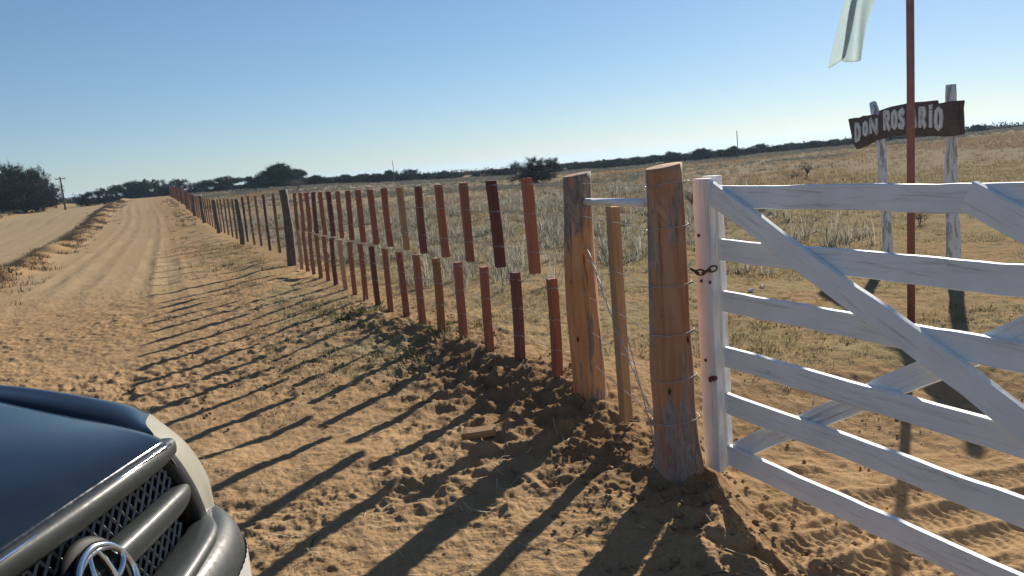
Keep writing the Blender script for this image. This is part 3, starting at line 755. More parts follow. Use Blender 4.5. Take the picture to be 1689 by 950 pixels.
tag(car, 'dark blue car with dusty grey grille and clouded headlamp parked in the near corner', 'car')
XH = [-.085, -.13, -.2, -.378, -.77, -1.35]
def hood_half(x): return float(np.interp(-x, [-q for q in XH], [.375, .405, .446, .545, .648, .70]))
def hood_z(x, y):
    c = float(np.interp(-x, [-q for q in XH], [.988, 1.010, 1.028, 1.056, 1.097, 1.143])); k = float(np.interp(-x, [-q for q in XH], [.02, .10, .16, .205, .115, .09]))
    return c-k*y*y
# hood
mb = MB(); xs = np.array([-.083, -.085, -.092, -.105, -.125, -.15, -.18, -.22, -.28, -.34, -.42, -.52, -.64, -.77, -.9, -1.05, -1.2, -1.33]); G = []
for i, x in enumerate(xs):
    hb = hood_half(x)-.004; row = []
    for j in range(41):
        y = (j/20-1)*hb; z = hood_z(x, y)
        if i == 0: z -= .022
        e = max(0, abs(j/20-1)-.96)/.04; z -= .008*e*e
        bow = .02*(1-(y/.42)**2) if x > -.2 else .02*(1-(y/.42)**2)*max(0, 1-(-.2-x)/.1)
        row.append((x+max(-.01, bow)*.4, y, z))
    G.append(row)
add_patch(mb, np.array(G)); hood = mb.build('hood', M_CAR, car, True)
# a thin bright strip along the hood's leading edge
mb = MB(); mb.tube([(-.073+.006*(1-(y/.42)**2), y, .972+.004*(1-abs(y)/.4)) for y in np.linspace(-.37, .37, 25)], .0042, 8); mb.build('hood_trim', M_CHROME, car, True)
# body shell: fenders, sides, tail
def shell_rows(s):
    front = [[(-.12, .345, .95), (-.12, .386, .986), (-.205, .492, .992), (-.303, .674, .968), (-.43, .764, .931), (-.555, .790, .866), (-.485, .812, .79), (-.42, .818, .70), (-.46, .80, .34)],
             [(-.378, .515, .955), (-.378, .551, .993), (-.40, .625, 1.008), (-.43, .695, 1.002), (-.52, .787, .960), (-.64, .810, .886), (-.62, .848, .80), (-.58, .852, .68), (-.58, .80, .34)]]
    rows = [[(a, s*b, c) for a, b, c in r] for r in front]
    st = [(-.85, .660, 1.054, .765, 1.054, .832, .975, .855),
          (-1.35, .706, 1.092, .775, 1.075, .835, 1.0, .865), (-2.2, .73, 1.10, .785, 1.08, .84, 1.0, .875), (-3.4, .73, 1.12, .785, 1.09, .84, 1.0, .87), (-4.3, .70, 1.12, .755, 1.09, .80, 1.0, .83), (-4.62, .62, 1.10, .67, 1.07, .71, .98, .74)]
    for x, ya, za, yb, zb, yc, zc, yd in st:
        rows.append([(x, s*(ya-.035), za-.035), (x, s*(ya+.003), za), (x, s*((ya+yb)/2), (za+zb)/2+.004), (x, s*yb, zb), (x, s*yc, zc), (x, s*yd, .82), (x, s*(yd+.012), .66), (x, s*yd, .48), (x, s*(yd-.05), .34)])
    return rows
mb = MB()
for s in (1, -1): add_patch(mb, patch(shell_rows(s), 60, 34), False, s < 0)
back = [[(-4.62, y, z) for y in np.linspace(-.73, .73, 7)] for z in (.34, .6, .85, 1.09)]
back[0] = [(p[0]+.08, p[1], p[2]) for p in back[0]]
add_patch(mb, patch([[(p[0]-.06*(1-(p[1]/.73)**2), p[1], p[2]) for p in r] for r in back], 14, 20))
mb.build('body', M_CAR, car, True)
# cabin: pillars and roof, glass set just proud
mb = MB(); cab = [(-1.33, .70, 1.08, .70, 1.09), (-1.42, .70, 1.09, .69, 1.15), (-2.05, .66, 1.10, .575, 1.60), (-2.3, .70, 1.10, .57, 1.66), (-3.2, .72, 1.10, .57, 1.69), (-4.1, .70, 1.10, .55, 1.64), (-4.42, .68, 1.10, .53, 1.55), (-4.58, .62, 1.09, .60, 1.12)]
rows = [[(x, -yl, zl), (x, -(yl+yt)/2-.02, (zl+zt)/2), (x, -yt, zt-.02), (x, -yt*.5, zt+.012), (x, 0, zt+.02), (x, yt*.5, zt+.012), (x, yt, zt-.02), (x, (yl+yt)/2+.02, (zl+zt)/2), (x, yl, zl)] for x, yl, zl, yt, zt in cab]
add_patch(mb, patch(rows, 50, 41), False, True); mb.build('cabin', M_CAR, car, True)
def pane(name, corners, push):
    mb = MB(); a, b, c, d = [Vector(p) for p in corners]; nrm = (b-a).cross(d-a).normalized()
    G = np.array([[tuple((a.lerp(b, i/8)).lerp(d.lerp(c, i/8), j/8)+nrm*push) for j in range(9)] for i in range(9)]); add_patch(mb, G); o = mb.build(name, M_GLASS, car, True); return o
pane('windshield', [(-1.40, -.60, 1.145), (-1.40, .60, 1.145), (-2.02, .52, 1.585), (-2.02, -.52, 1.585)], .03)
for s in (1, -1):
    cc = [(-1.75, s*.70, 1.14), (-2.72, s*.735, 1.14), (-2.72, s*.625, 1.58), (-2.15, s*.63, 1.56)]
    pane('side_window', cc if s < 0 else [cc[1], cc[0], cc[3], cc[2]], .02)
    cc = [(-2.80, s*.735, 1.14), (-3.95, s*.72, 1.14), (-3.85, s*.61, 1.56), (-2.80, s*.625, 1.58)]
    pane('side_window', cc if s < 0 else [cc[1], cc[0], cc[3], cc[2]], .02)
pane('rear_window', [(-4.56, .52, 1.16), (-4.56, -.52, 1.16), (-4.46, -.46, 1.50), (-4.46, .46, 1.50)], .02)
# headlamps: a clouded lens wrapping each front corner
lamp_rows = [[(-.100, .365, .985), (-.205, .490, .992), (-.303, .672, .966), (-.43, .762, .930), (-.57, .800, .872)],
             [(-.100, .435, .885), (-.155, .560, .903), (-.222, .690, .870), (-.36, .780, .848), (-.53, .808, .815)],
             [(-.112, .505, .775), (-.138, .600, .786), (-.172, .698, .765), (-.32, .790, .768), (-.48, .822, .77)],
             [(-.140, .600, .640), (-.142, .640, .660), (-.155, .688, .672), (-.27, .782, .69), (-.43, .826, .715)]]
for s in (1, -1):
    mb = MB(); Gp = patch([[(a, s*b, c) for a, b, c in r] for r in lamp_rows], 26, 26); add_patch(mb, Gp, False, s > 0)
    mb.build('headlight', M_LAMP, car, True)
# bumper: a rounded beam in plan, profile in height
plan = [(.050, 0), (.042, .25), (.018, .45), (-.030, .60), (-.098, .695), (-.20, .775), (-.36, .835), (-.58, .868)]
prof = [(-.14, .668), (-.075, .678), (-.03, .655), (-.004, .60), (0, .53), (-.006, .46), (-.03, .38), (-.08, .30), (-.16, .27)]
mb = MB(); full = [(x, -y) for x, y in plan[:0:-1]]+plan; rows = []
fullp = smooth_path(full, 61)
for d, z in smooth_path(prof, 24):
    row = []
    for i, (x, y) in enumerate(fullp):
        tx = fullp[min(i+1, 60)]-fullp[max(i-1, 0)]; nn = np.array([tx[1], -tx[0]])/np.hypot(*tx); row.append((x+nn[0]*d, y+nn[1]*d, z))
    rows.append(row)
add_patch(mb, np.array(rows), False, True); mb.build('bumper', M_TRIM, car, True)
for s in (1, -1):
    seg = fullp[38:48] if s > 0 else fullp[13:23]
    G = []
    for z in np.linspace(.40, .575, 5):
        row = []
        for i, p in enumerate(smooth_path(seg, 45)):
            c = np.array([.35, 0]); dd = np.array([p[0]+.35, p[1]]); dd = dd/np.hypot(*dd); o_ = .006+.0014*math.sin(i*1.55)
            row.append((p[0]+dd[0]*o_, p[1]+dd[1]*o_, z))
        G.append(row)
    mb = MB(); add_patch(mb, np.array(G), False, True); mb.build('corner_lamp', M_FOG, car, True)
# grille: backing, mesh, frame, middle bar
grille = None
mb = MB(); G = np.array([[(-.185, y*k_, z) for y in np.linspace(-1, 1, 9)] for z, k_ in ((.62, .56), (.8, .50), (.962, .40))]); add_patch(mb, G); mb.add([(-.30, -.57, .60), (-.30, .57, .60), (-.30, .50, .935), (-.30, -.50, .935)], [(0, 1, 2, 3)]); 
for s in (1, -1):
    ins = [(-.112, .362, .972), (-.118, .430, .885), (-.130, .500, .775), (-.155, .585, .64)]; bk = [(-.186, .395, .955), (-.186, .45, .88), (-.186, .50, .79), (-.186, .56, .62)]
    mb.add([(a, s*b, c) for a, b, c in ins+bk], [(i, i+1, i+5, i+4) for i in range(3)])
grille = mb.build('grille', M_BLACK, car)
def gx(y): return -.104-.02*(y/.45)**2
for z0, z1 in ((.835, .930), (.672, .780)):
    mb = MB(); st_ = .046; k = -16
    while k < 17:
        for sgn in (1, -1):
            pts = []
            for q in range(7):
                z = z0+(z1-z0)*q/6; y = k*st_*.8+sgn*(z-z0)*.75
                if abs(y) < .47-.02: pts.append((gx(y)+.002*sgn, y, z))
            if len(pts) > 1: mb.tube(pts, .0042, 4)
        k += 1
    mb.build('mesh', M_MESH, grille)
# frame: wide flat top bar, side cheeks, lower rail
def swept(path, hts, deps, name, mat, parent, n=46, sides=14):
    P = smooth_path(path, n); hts = np.interp(np.linspace(0, 1, n), np.linspace(0, 1, len(hts)), hts); deps = np.interp(np.linspace(0, 1, n), np.linspace(0, 1, len(deps)), deps)
    V = []; F = []
    for i in range(n):
        d = P[min(i+1, n-1)]-P[max(i-1, 0)]; d /= np.linalg.norm(d); fx = np.array([1., 0, 0]); fx = fx-d*fx.dot(d); fx /= np.linalg.norm(fx); up = np.cross(fx, d)
        for k in range(sides):
            t = 2*math.pi*k/sides; c, s_ = math.cos(t), math.sin(t); c = math.copysign(abs(c)**.7, c); s_ = math.copysign(abs(s_)**.7, s_)
            V.append(P[i]+up*s_*hts[i]/2+fx*c*deps[i]/2)
    F = [(i*sides+k, i*sides+(k+1) % sides, (i+1)*sides+(k+1) % sides, (i+1)*sides+k) for i in range(n-1) for k in range(sides)]
    F += [tuple(range(sides-1, -1, -1)), tuple((n-1)*sides+k for k in range(sides))]
    return obj(name, V, F, mat, parent, True)
swept([(-.115, -.425, .945), (-.094, -.30, .950), (-.082, 0, .953), (-.094, .30, .950), (-.115, .425, .945)], [.050, .058, .060, .058, .050], [.05, .058, .060, .058, .05], 'top_bar', M_TRIM, grille, 60)
for s in (1, -1):
    swept([(-.128, s*.385, .955), (-.125, s*.44, .885), (-.128, s*.50, .79), (-.138, s*.545, .71), (-.145, s*.575, .655)], [.05, .055, .06, .06, .05], [.05, .05, .05, .055, .05], 'side_cheek', M_TRIM, grille, 40)
swept([(-.13, -.56, .668), (-.075, -.42, .668), (-.03, 0, .660), (-.075, .42, .668), (-.13, .56, .668)], [.045, .06, .065, .06, .045], [.07, .10, .11, .10, .07], 'lower_rail', M_TRIM, grille, 60)
swept([(-.130, -.49, .800), (-.095, -.36, .808), (-.070, 0, .812), (-.095, .36, .808), (-.130, .49, .800)], [.05, .068, .074, .068, .05], [.05, .06, .07, .06, .05], 'middle_bar', M_TRIM, grille, 60)
# badge: a dark dome, a chrome rim and three interlocking rings
E0R = (.102, .098)
mb = MB(); V = []; F = []; E0 = Vector((-.035, -.012, .806))
for i in range(9):
    a = i/8*math.pi/2
    for k in range(36):
        t = 2*math.pi*k/36; V.append((E0.x+.018*math.sin(a)-.012-.34*E0R[1]*math.cos(a)**.7*math.sin(t), E0.y+E0R[0]*math.cos(a)**.7*math.cos(t), E0.z+E0R[1]*math.cos(a)**.7*math.sin(t)))
for i in range(8):
    for k in range(36): F.append((i*36+k, i*36+(k+1) % 36, (i+1)*36+(k+1) % 36, (i+1)*36+k))
mb.add(V, F); mb.tube([(-.12, -.012, .806), (-.055, -.012, .806)], .07, 30)
badge = mb.build('badge', M_BLACK, grille, True)
mb = MB()
def ell(cy, cz, a, b, r, n=48):
    mb.tube([(E0.x+.012+.0015*math.cos(2*t), E0.y+cy+a*math.cos(t), E0.z+cz+b*math.sin(t)) for t in np.linspace(0, 2*math.pi, n+1)], r, 8, False)
ell(0, 0, .083, .080, .0080); ell(0, .034, .071, .036, .0068); ell(0, .002, .027, .073, .0062)
em = mb.build('emblem', M_CHROME, badge, True)
for vtx in em.data.vertices: vtx.co.x -= (vtx.co.z-E0.z)*.34
# wheels and mirrors
for x in (-.93, -3.55):
    for s in (1, -1):
        V = []; F = []; sec = [(.22, -.10), (.33, -.11), (.362, -.08), (.366, 0), (.362, .08), (.33, .11), (.22, .10)]; q = len(sec)
        for k in range(40):
            t = 2*math.pi*k/40
            for r_, yy in sec: V.append((x+math.cos(t)*r_, s*.775+yy, .366+math.sin(t)*r_))
        F = [(k*q+i, k*q+i+1, ((k+1) % 40)*q+i+1, ((k+1) % 40)*q+i) for k in range(40) for i in range(q-1)]
        wh = obj('wheel', V, F, M_TYRE, car, True)
        mb = MB(); mb.tube([(x, s*.70, .366), (x, s*.865, .366)], .07, 16)
        for k in range(6):
            t = 2*math.pi*k/6; mb.tube([(x, s*.86, .366), (x+.21*math.cos(t), s*.855, .366+.21*math.sin(t))], [.035, .028], 8)
        ring = [(x+.222*math.cos(t), s*.855, .366+.222*math.sin(t)) for t in np.linspace(0, 2*math.pi, 33)]; mb.tube(ring, .016, 8)
        mb.build('rim', M_RIM, wh, True)
        ring = [(x+.40*math.cos(t), s*.862, .366+.40*math.sin(t)) for t in np.linspace(-.15, math.pi+.15, 25)]
        mb = MB(); mb.tube(ring, .03, 8); mb.build('wheel_arch', M_BLACK, car, True)
for s in (1, -1):
    G = []; mb = MB()
    V = []; F = []
    for i in range(9):
        a = -math.pi/2+math.pi*i/8
        for k in range(16):
            t = 2*math.pi*k/16; V.append((-1.78+.06*math.cos(a)*math.cos(t), s*(.97+.11*math.sin(a)), 1.20+.08*math.cos(a)*math.sin(t)))
    F = [(i*16+k, i*16+(k+1) % 16, (i+1)*16+(k+1) % 16, (i+1)*16+k) for i in range(8) for k in range(16)]
    mb.add(V, F); mb.tube([(-1.78, s*.78, 1.14), (-1.78, s*.92, 1.18)], .025, 8); mb.build('mirror', M_CAR, car, True)
    mb = MB(); G = np.array([[(-4.60+.02*(i/3), s*(.60+.10*j/4), .85+.2*i/3) for j in range(5)] for i in range(4)]); G[..., 0] -= .06
    add_patch(mb, G, False, s > 0); mb.build('tail_lamp', M_TAIL, car, True)

# ------------------------------------------------------------------ trees
LEAF_THORN = mat_leaf('thorn_scrub_leaves', (.026, .027, .025), (.050, .050, .043), .1)
LEAF_GREEN = mat_leaf('evergreen_leaves', (.018, .029, .020), (.042, .060, .036), .12)
LEAF_DRY = mat_leaf('dry_twigs', (.13, .11, .085), (.22, .19, .145), .1)
BARK = mat_plain('scrub_bark', (.065, .052, .043), .9)
def leaf_quads(P, size, rnd, up=0.0):
    n = len(P); a = rnd.normal(size=(n, 3)); a /= np.linalg.norm(a, axis=1)[:, None]
    b = np.cross(a, rnd.normal(size=(n, 3))); b /= np.linalg.norm(b, axis=1)[:, None]
    s = size*(.6+.8*rnd.random((n, 1)))
    V = np.stack([P-a*s*.5, P+b*s*.28, P+a*s*.5, P-b*s*.28], 1).reshape(-1, 3)
    return V, np.arange(n*4).reshape(n, 4)
def twig_quads(P, D, wd):
    s = np.cross(D, np.random.RandomState(len(P)).normal(size=D.shape)); s /= np.linalg.norm(s, axis=1)[:, None]+1e-9
    V = np.stack([P-s*wd, P+s*wd, P+D+s*wd*.25, P+D-s*wd*.25], 1).reshape(-1, 3)
    return V, np.arange(len(P)*4).reshape(-1, 4)
def tree_meshes(kind, seed, aspect=1.4):
    """height 1, width aspect; returns (trunk mesh, crown mesh)"""
    rnd = np.random.RandomState(seed); n = {'thorn': 430, 'green': 440, 'bare': 150, 'low': 460}[kind]
    base = {'thorn': .10, 'green': .05, 'bare': .18, 'low': .02}[kind]
    # clumps that make the outline uneven
    sp_ = .27 if kind == 'green' else .36
    lob = [(rnd.uniform(-sp_, sp_)*aspect, rnd.uniform(-.36, .36)*aspect, rnd.uniform(*{'thorn': (.30, .76), 'green': (.22, .70), 'bare': (.42, .78), 'low': (.10, .66)}[kind]), rnd.uniform(.17, .30)) for _ in range(11 if kind != 'low' else 20)]
    lob += [(0, 0, .78, .20), (rnd.uniform(-.1, .1)*aspect, 0, .72, .26)]
    if kind in ('thorn', 'green'): lob += [(rnd.uniform(-.40, .40)*aspect, rnd.uniform(-.40, .40)*aspect, .22, .24) for _ in range(9 if kind == 'green' else 13)]
    pts = []
    while len(pts) < n:
        l = lob[rnd.randint(len(lob))]; d = rnd.normal(size=3); d /= np.linalg.norm(d); rr = l[3]*rnd.uniform(.45, 1)
        p = np.array([l[0]+d[0]*rr*1.25*aspect*.72, l[1]+d[1]*rr*1.25*aspect*.72, l[2]+d[2]*rr*.85])
        if base < p[2] < 1.0 and abs(p[0]) < aspect*.56: pts.append(p)
    pts = np.array(pts); pts[:, 2] = base+(pts[:, 2]-base)*(1-base)/(pts[:, 2].max()-base)
    for ax in (0, 1): pts[:, ax] = (pts[:, ax]-(pts[:, ax].max()+pts[:, ax].min())/2)*aspect/(pts[:, ax].max()-pts[:, ax].min())
    # skeleton: join every tip to the nearest earlier node, starting from a few stems
    nodes = [np.array([0., 0, 0])]; par = [-1]
    for _ in range({'thorn': 3, 'green': 3, 'bare': 2, 'low': 5}[kind]):
        a = rnd.uniform(0, 6.28); q = np.array([math.cos(a)*.12*aspect, math.sin(a)*.12*aspect, rnd.uniform(.2, .34)]); nodes.append(q*.45); par.append(0); nodes.append(q); par.append(len(nodes)-2)
    order = np.argsort(np.linalg.norm(pts-np.array([0, 0, .15]), axis=1))
    tips = []
    for i in order:
        p = pts[i]; A = np.array(nodes); dd = np.linalg.norm(A-p, axis=1)+.12*np.clip(A[:, 2]-p[2]+.02, 0, None)*4; j = int(dd.argmin())
        if np.linalg.norm(A[j]-p) > .16:
            mid = (A[j]*.55+p*.45)+rnd.normal(size=3)*.018; nodes.append(mid); par.append(j); j = len(nodes)-1
        nodes.append(p); par.append(j); tips.append(len(nodes)-1)
    cnt = np.ones(len(nodes))
    for i in range(len(nodes)-1, 0, -1): cnt[par[i]] += cnt[i]
    tv, tf, cv, cf = [], [], [], []; mb = MB()
    for i in range(1, len(nodes)):
        r0 = .0042*math.sqrt(cnt[par[i]]); r1 = .0042*math.sqrt(cnt[i])
        if cnt[i] > 3: mb.tube([nodes[par[i]], nodes[i]], [min(r0, .06), min(r1, .05)], 5, False)
    NA = np.array(nodes); T = NA[tips]; off = 0; Vs = []; Fs = []
    def put(V, F):
        nonlocal off
        Vs.append(V); Fs.append(F+off); off += len(V)
    idx = np.array([i for i in range(1, len(nodes)) if cnt[i] <= 3]); pi = np.array([par[i] for i in idx])
    put(*twig_quads(NA[pi], NA[idx]-NA[pi], .0065))
    k = {'thorn': 9, 'green': 4, 'bare': 7, 'low': 7}[kind]
    P = np.repeat(T, k, 0); D = rnd.normal(size=P.shape)*.045+np.array([0, 0, .045])+(P-np.array([0, 0, .35]))*.07; put(*twig_quads(P, D, .0042))
    k = {'thorn': 40, 'green': 70, 'bare': 3, 'low': 44}[kind]; sg = {'thorn': .042, 'green': .052, 'bare': .05, 'low': .05}[kind]
    P = np.repeat(T, k, 0)+rnd.normal(size=(len(T)*k, 3))*sg; P[:, 2] = np.maximum(P[:, 2], .03)
    put(*leaf_quads(P, {'thorn': .032, 'green': .042, 'bare': .022, 'low': .042}[kind], rnd))
    V = np.concatenate(Vs); F = np.concatenate(Fs)
    leafm = {'thorn': LEAF_THORN, 'green': LEAF_GREEN, 'bare': LEAF_DRY, 'low': LEAF_THORN}[kind]
    return mb, V, F, leafm
def tree_proto(kind, seed, aspect):
    mb, V, F, lm = tree_meshes(kind, seed, aspect)
    root = empty('scrub_tree'); mb.build('trunk', BARK, root); np_obj('crown', V, F, lm, root); return root
PROTO = {}
def copy_tree(src):
    c = src.copy(); C.objects.link(c)
    for ch in list(src.children):
        d = ch.copy(); C.objects.link(d); d.parent = c
    return c
def place_tree(kind, variant, px, base_py, top_py, width_px, Y, label, group=None, name=None, sink=.02):
    """a tree standing on the terrain at depth Y along the sight line through px"""
    p = at_depth(px, base_py, Y); scale = (p-Vector((0, 0, EYE))).length/FPX
    H = max(.3, (base_py-top_py)*scale*(.84 if kind in ('thorn', 'green') else .9)); W = width_px*scale
    z = ground_z(p.x, p.y); H += max(-.6, min(.25, (p.z-z)))
    key = (kind, variant); first = key not in PROTO
    if first: PROTO[key] = tree_proto(kind, 31*variant+len(kind), 1.5)
    o = PROTO[key] if first else copy_tree(PROTO[key])
    if name: o.name = name
    rnd = random.Random(int(px*7)); o.location = (p.x, p.y, z-sink)
    o.rotation_euler = (0, 0, rnd.uniform(0, 6.28)); wsc = W*(1.2 if kind == 'low' else 1.1)/1.55
    o.scale = (wsc, wsc, H); tag(o, label, 'tree', group); return o
G1 = 'scrub trees along the skyline'
place_tree('thorn', 1, -30, 346, 282, 95, 88, 'big grey thorn tree cut by the left edge beyond the dirt road', G1)
place_tree('thorn', 2, 26, 346, 275, 78, 92, 'tallest grey thorn tree of the clump beyond the dirt road', G1)
place_tree('thorn', 3, 62, 347, 277, 56, 86, 'right tree of the tall grey thorn clump, beside the utility pole', G1)
place_tree('low', 2, 2, 347, 300, 60, 84, 'low dark bush at the foot of the tall grey thorn clump, at the left edge', G1)
place_tree('low', 3, 42, 348, 306, 52, 82, 'low dark bush at the foot of the tall grey thorn clump, beside the utility pole', G1)
place_tree('thorn', 1, 143, 333, 314, 34, 95, 'small flat thorn tree right of the utility pole on the road bank', G1)
place_tree('thorn', 2, 172, 330, 307, 40, 98, 'small round thorn tree nearest the end of the dirt road, left of it', G1)
place_tree('low', 1, 222, 331, 300, 48, 128, 'dark leafy bush left half of the pair where the dirt road ends', G1)
place_tree('low', 2, 247, 331, 297, 46, 126, 'dark leafy bush right half of the pair where the dirt road ends', G1)
place_tree('thorn', 3, 292, 321, 294, 42, 118, 'thorn tree just above the far end of the fence', G1)
place_tree('thorn', 4, 326, 318, 300, 40, 120, 'low sparse thorn tree right of the far fence end', G1)
place_tree('low', 1, 373, 316, 291, 58, 115, 'wide dark dome-shaped bush left of the big evergreen', G1)
place_tree('green', 1, 414, 314, 289, 30, 116, 'small upright tree touching the left side of the big evergreen', G1)
place_tree('green', 2, 458, 312, 267, 72, 105, 'biggest dark evergreen tree on the skyline behind the picket rows', G1)
place_tree('green', 1, 492, 310, 276, 46, 107, 'shorter shoulder of evergreen right of the big evergreen tree', G1)
place_tree('bare', 1, 491, 318, 294, 34, 80, 'pale leafless shrub standing in front of the big evergreen', G1)
line = [(524, 306, 288, 36, 'low'), (548, 305, 290, 34, 'thorn'), (572, 304, 287, 36, 'low'), (598, 303, 286, 38, 'low'), (622, 302, 285, 34, 'low'), (644, 302, 278, 28, 'green'), (676, 300, 276, 42, 'thorn'),
        (704, 298, 285, 26, 'low'), (731, 298, 279, 34, 'thorn'), (752, 296, 283, 26, 'low'), (766, 296, 278, 16, 'bare'), (788, 294, 281, 28, 'thorn'), (812, 293, 278, 32, 'low'), (838, 292, 276, 32, 'low')]
desc = {'low': 'low dark bush', 'thorn': 'grey thorn tree', 'green': 'upright evergreen', 'bare': 'bare twiggy sapling'}
for i, (px, b, t, wd, kd) in enumerate(line):
    place_tree(kd, 1+i % 4 if kd in ('thorn', 'low') else 1, px, b, t, wd, 104+(i*7) % 13, '%s, %s in the skyline row between big evergreen and lone spreading tree' % (desc[kd], ordinal(i+1)), G1)
place_tree('thorn', 4, 886, 300, 254, 74, 61, 'lone spreading thorn tree with one visible trunk behind the last upper pickets', G1)
line = [(915, 287, 268, 38, 'low'), (948, 284, 264, 32, 'thorn'), (972, 281, 266, 30, 'low'), (996, 279, 262, 34, 'low'), (1022, 277, 260, 34, 'low'), (1050, 275, 256, 36, 'thorn'), (1078, 272, 255, 36, 'low'), (1108, 270, 249, 38, 'low'),
        (1134, 268, 253, 26, 'thorn'), (1160, 265, 244, 40, 'low'), (1190, 262, 246, 30, 'low'), (1212, 260, 239, 30, 'green'), (1236, 258, 243, 28, 'low'), (1256, 256, 237, 32, 'low'), (1284, 253, 239, 30, 'low'), (1306, 252, 235, 34, 'low'), (1328, 249, 234, 28, 'thorn'), (1346, 247, 232, 32, 'low'), (1374, 244, 230, 36, 'low'), (1402, 241, 229, 30, 'low'),]
for i, (px, b, t, wd, kd) in enumerate(line):
    place_tree(kd, 1+(i*3) % 4 if kd in ('thorn', 'low') else 2, px, b, t, wd, 108+(i*5) % 11, '%s, %s in the skyline row from lone spreading tree to the sign' % (desc[kd], ordinal(i+1)), G1)
for i, (px, b, t, wd) in enumerate([(1432, 239, 226, 34), (1462, 236, 223, 36), (1492, 233, 221, 34), (1524, 230, 219, 36), (1552, 227, 216, 30)]):
    place_tree('low', 1+i % 4, px, b, t, wd, 118, 'low dark bush on the skyline behind the wooden sign, %s from the left' % ordinal(i+1), G1)
place_tree('green', 1, 1612, 220, 206, 26, 108, 'small dark bush alone on the hill crest right of the sign', G1)
place_tree('low', 2, 1668, 213, 207, 36, 112, 'flat dark bush on the hill crest at the right edge', G1)
place_tree('bare', 1, 1331, 300, 266, 22, 32, 'thin leafless sapling on the orange grass slope left of the sign', None, 'sapling')
place_tree('bare', 1, 1310, 305, 282, 30, 33, 'short bare bush at the foot of the leafless sapling', None, 'bare_shrub')
place_tree('bare', 1, 1140, 345, 312, 34, 21, 'dry grey bush seen between the banded post and gate', None, 'dry_shrub')
o = place_tree('bare', 2, 20, 461, 434, 36, 18.6, 'small dry brown bush on the berm beside the dirt road', None, 'dry_shrub')
o = place_tree('bare', 2, 1517, 373, 361, 20, 13.4, 'small clump of dry weeds between the sign posts', None, 'weed_clump')

# the low scrub that closes the plain behind them, too far off to tell apart
def far_scrub():
    r = np.random.RandomState(77); n = 5200; m = r.uniform(-.86, .92, n); Y = r.uniform(138, 235, n)*np.where(m > .1, 1, .98); X = m*Y
    k = fbm(X*.045, Y*.045, 3, 88) > -.08; X, Y = X[k], Y[k]; Z = base_h(X, Y); H = r.uniform(.45, 1.05, len(X))*np.clip(1+.9*fbm(X*.05, Y*.05, 2, 89), .5, 1.5)
    q = 46; P = r.normal(size=(len(X), q, 3))*np.array([.55, .55, .30]); P[..., 2] = np.abs(P[..., 2]+.35)
    W = np.stack([X[:, None]+P[..., 0]*H[:, None]*1.5, Y[:, None]+P[..., 1]*H[:, None]*1.5, Z[:, None]+np.minimum(P[..., 2], .95)*H[:, None]], -1).reshape(-1, 3)
    V, F = leaf_quads(W, .34, r); tag(np_obj('distant_scrub', V, F, LEAF_THORN), kind='stuff')
far_scrub()

# ------------------------------------------------------------------ utility poles
def utility_pole(px, base, top, Y, r, label, arm=False):
    p = at_depth(px, base, Y); z = ground_z(p.x, p.y); q = at_depth(px, top, Y); H = q.z-z
    root = empty('utility_pole', (p.x, p.y, z)); mb = MB(); mb.tube([(0, 0, -.1), (.02, 0, H*.5), (.0, 0, H)], [r, r*.9, r*.7], 8); mb.build('pole', M_OLDPOST, root, True)
    if arm:
        mb = MB(); mb.tube([(-.55, 0, H-.22), (.55, 0, H-.22)], .05, 6); mb.build('crossarm', M_OLDPOST, root)
        for x in (-.5, -.18, .5):
            mb = MB(); mb.tube([(x, 0, H-.18), (x, 0, H-.02), (x, 0, H+.02)], [.03, .045, .02], 8); mb.build('insulator', M_PIPE, root, True)
    tag(root, label, 'utility pole', 'poles in the distance')
utility_pole(106, 334, 291, 84, .10, 'utility pole with a crossarm right of the grey thorn clump', True)
utility_pole(262, 324, 297, 125, .06, 'thin pole beside the bushes where the dirt road ends')
utility_pole(651, 302, 264, 98, .045, 'thin pale pole on the skyline above the double picket rows')
utility_pole(1217, 264, 215, 92, .06, 'thin dark pole on the skyline right of the banded post')

# ------------------------------------------------------------------ grass, straw and litter
def mat_straw(name, c0, c1, trans=.3): return mat_leaf(name, tuple(x*.66 for x in c0), tuple(x*.66 for x in c1), trans, 0)
def tufts(name, X, Y, H, blades, spread, lean, width, mat, seed, kind='stuff', zfun=None):
    rnd = np.random.RandomState(seed); n = len(X); Z = (zfun or surf_z)(X, Y)
    x = np.repeat(X, blades); y = np.repeat(Y, blades); z = np.repeat(Z, blades); h = np.repeat(H, blades)*rnd.uniform(.45, 1.1, n*blades)
    a = rnd.uniform(0, 2*math.pi, n*blades); ln = rnd.uniform(.1, 1, n*blades)*lean; sp = np.repeat(spread, blades) if hasattr(spread, '__len__') else spread
    bx = x+np.cos(a)*sp*rnd.random(n*blades); by = y+np.sin(a)*sp*rnd.random(n*blades)
    dx, dy = np.cos(a+rnd.normal(0, .5, len(a))), np.sin(a+rnd.normal(0, .5, len(a))); wx, wy = -dy, dx
    wd = np.repeat(width, blades) if hasattr(width, '__len__') else np.full(n*blades, width)
    def P(t, f): return np.stack([bx+dx*ln*h*t**1.7+wx*wd*f, by+dy*ln*h*t**1.7+wy*wd*f, z-.01+h*t*np.sqrt(np.clip(1-(ln*t*.75)**2, .05, 1))], 1)
    V = np.stack([P(0, -1), P(0, 1), P(.55, .75), P(.55, -.75), P(1, .12), P(1, -.12)], 1).reshape(-1, 3); m = n*blades; i = np.arange(m)[:, None]*6
    F = np.concatenate([i+np.array([[0, 1, 2, 3]]), i+np.array([[3, 2, 4, 5]])])
    o = np_obj(name, V, F, mat); tag(o, kind=kind); return o
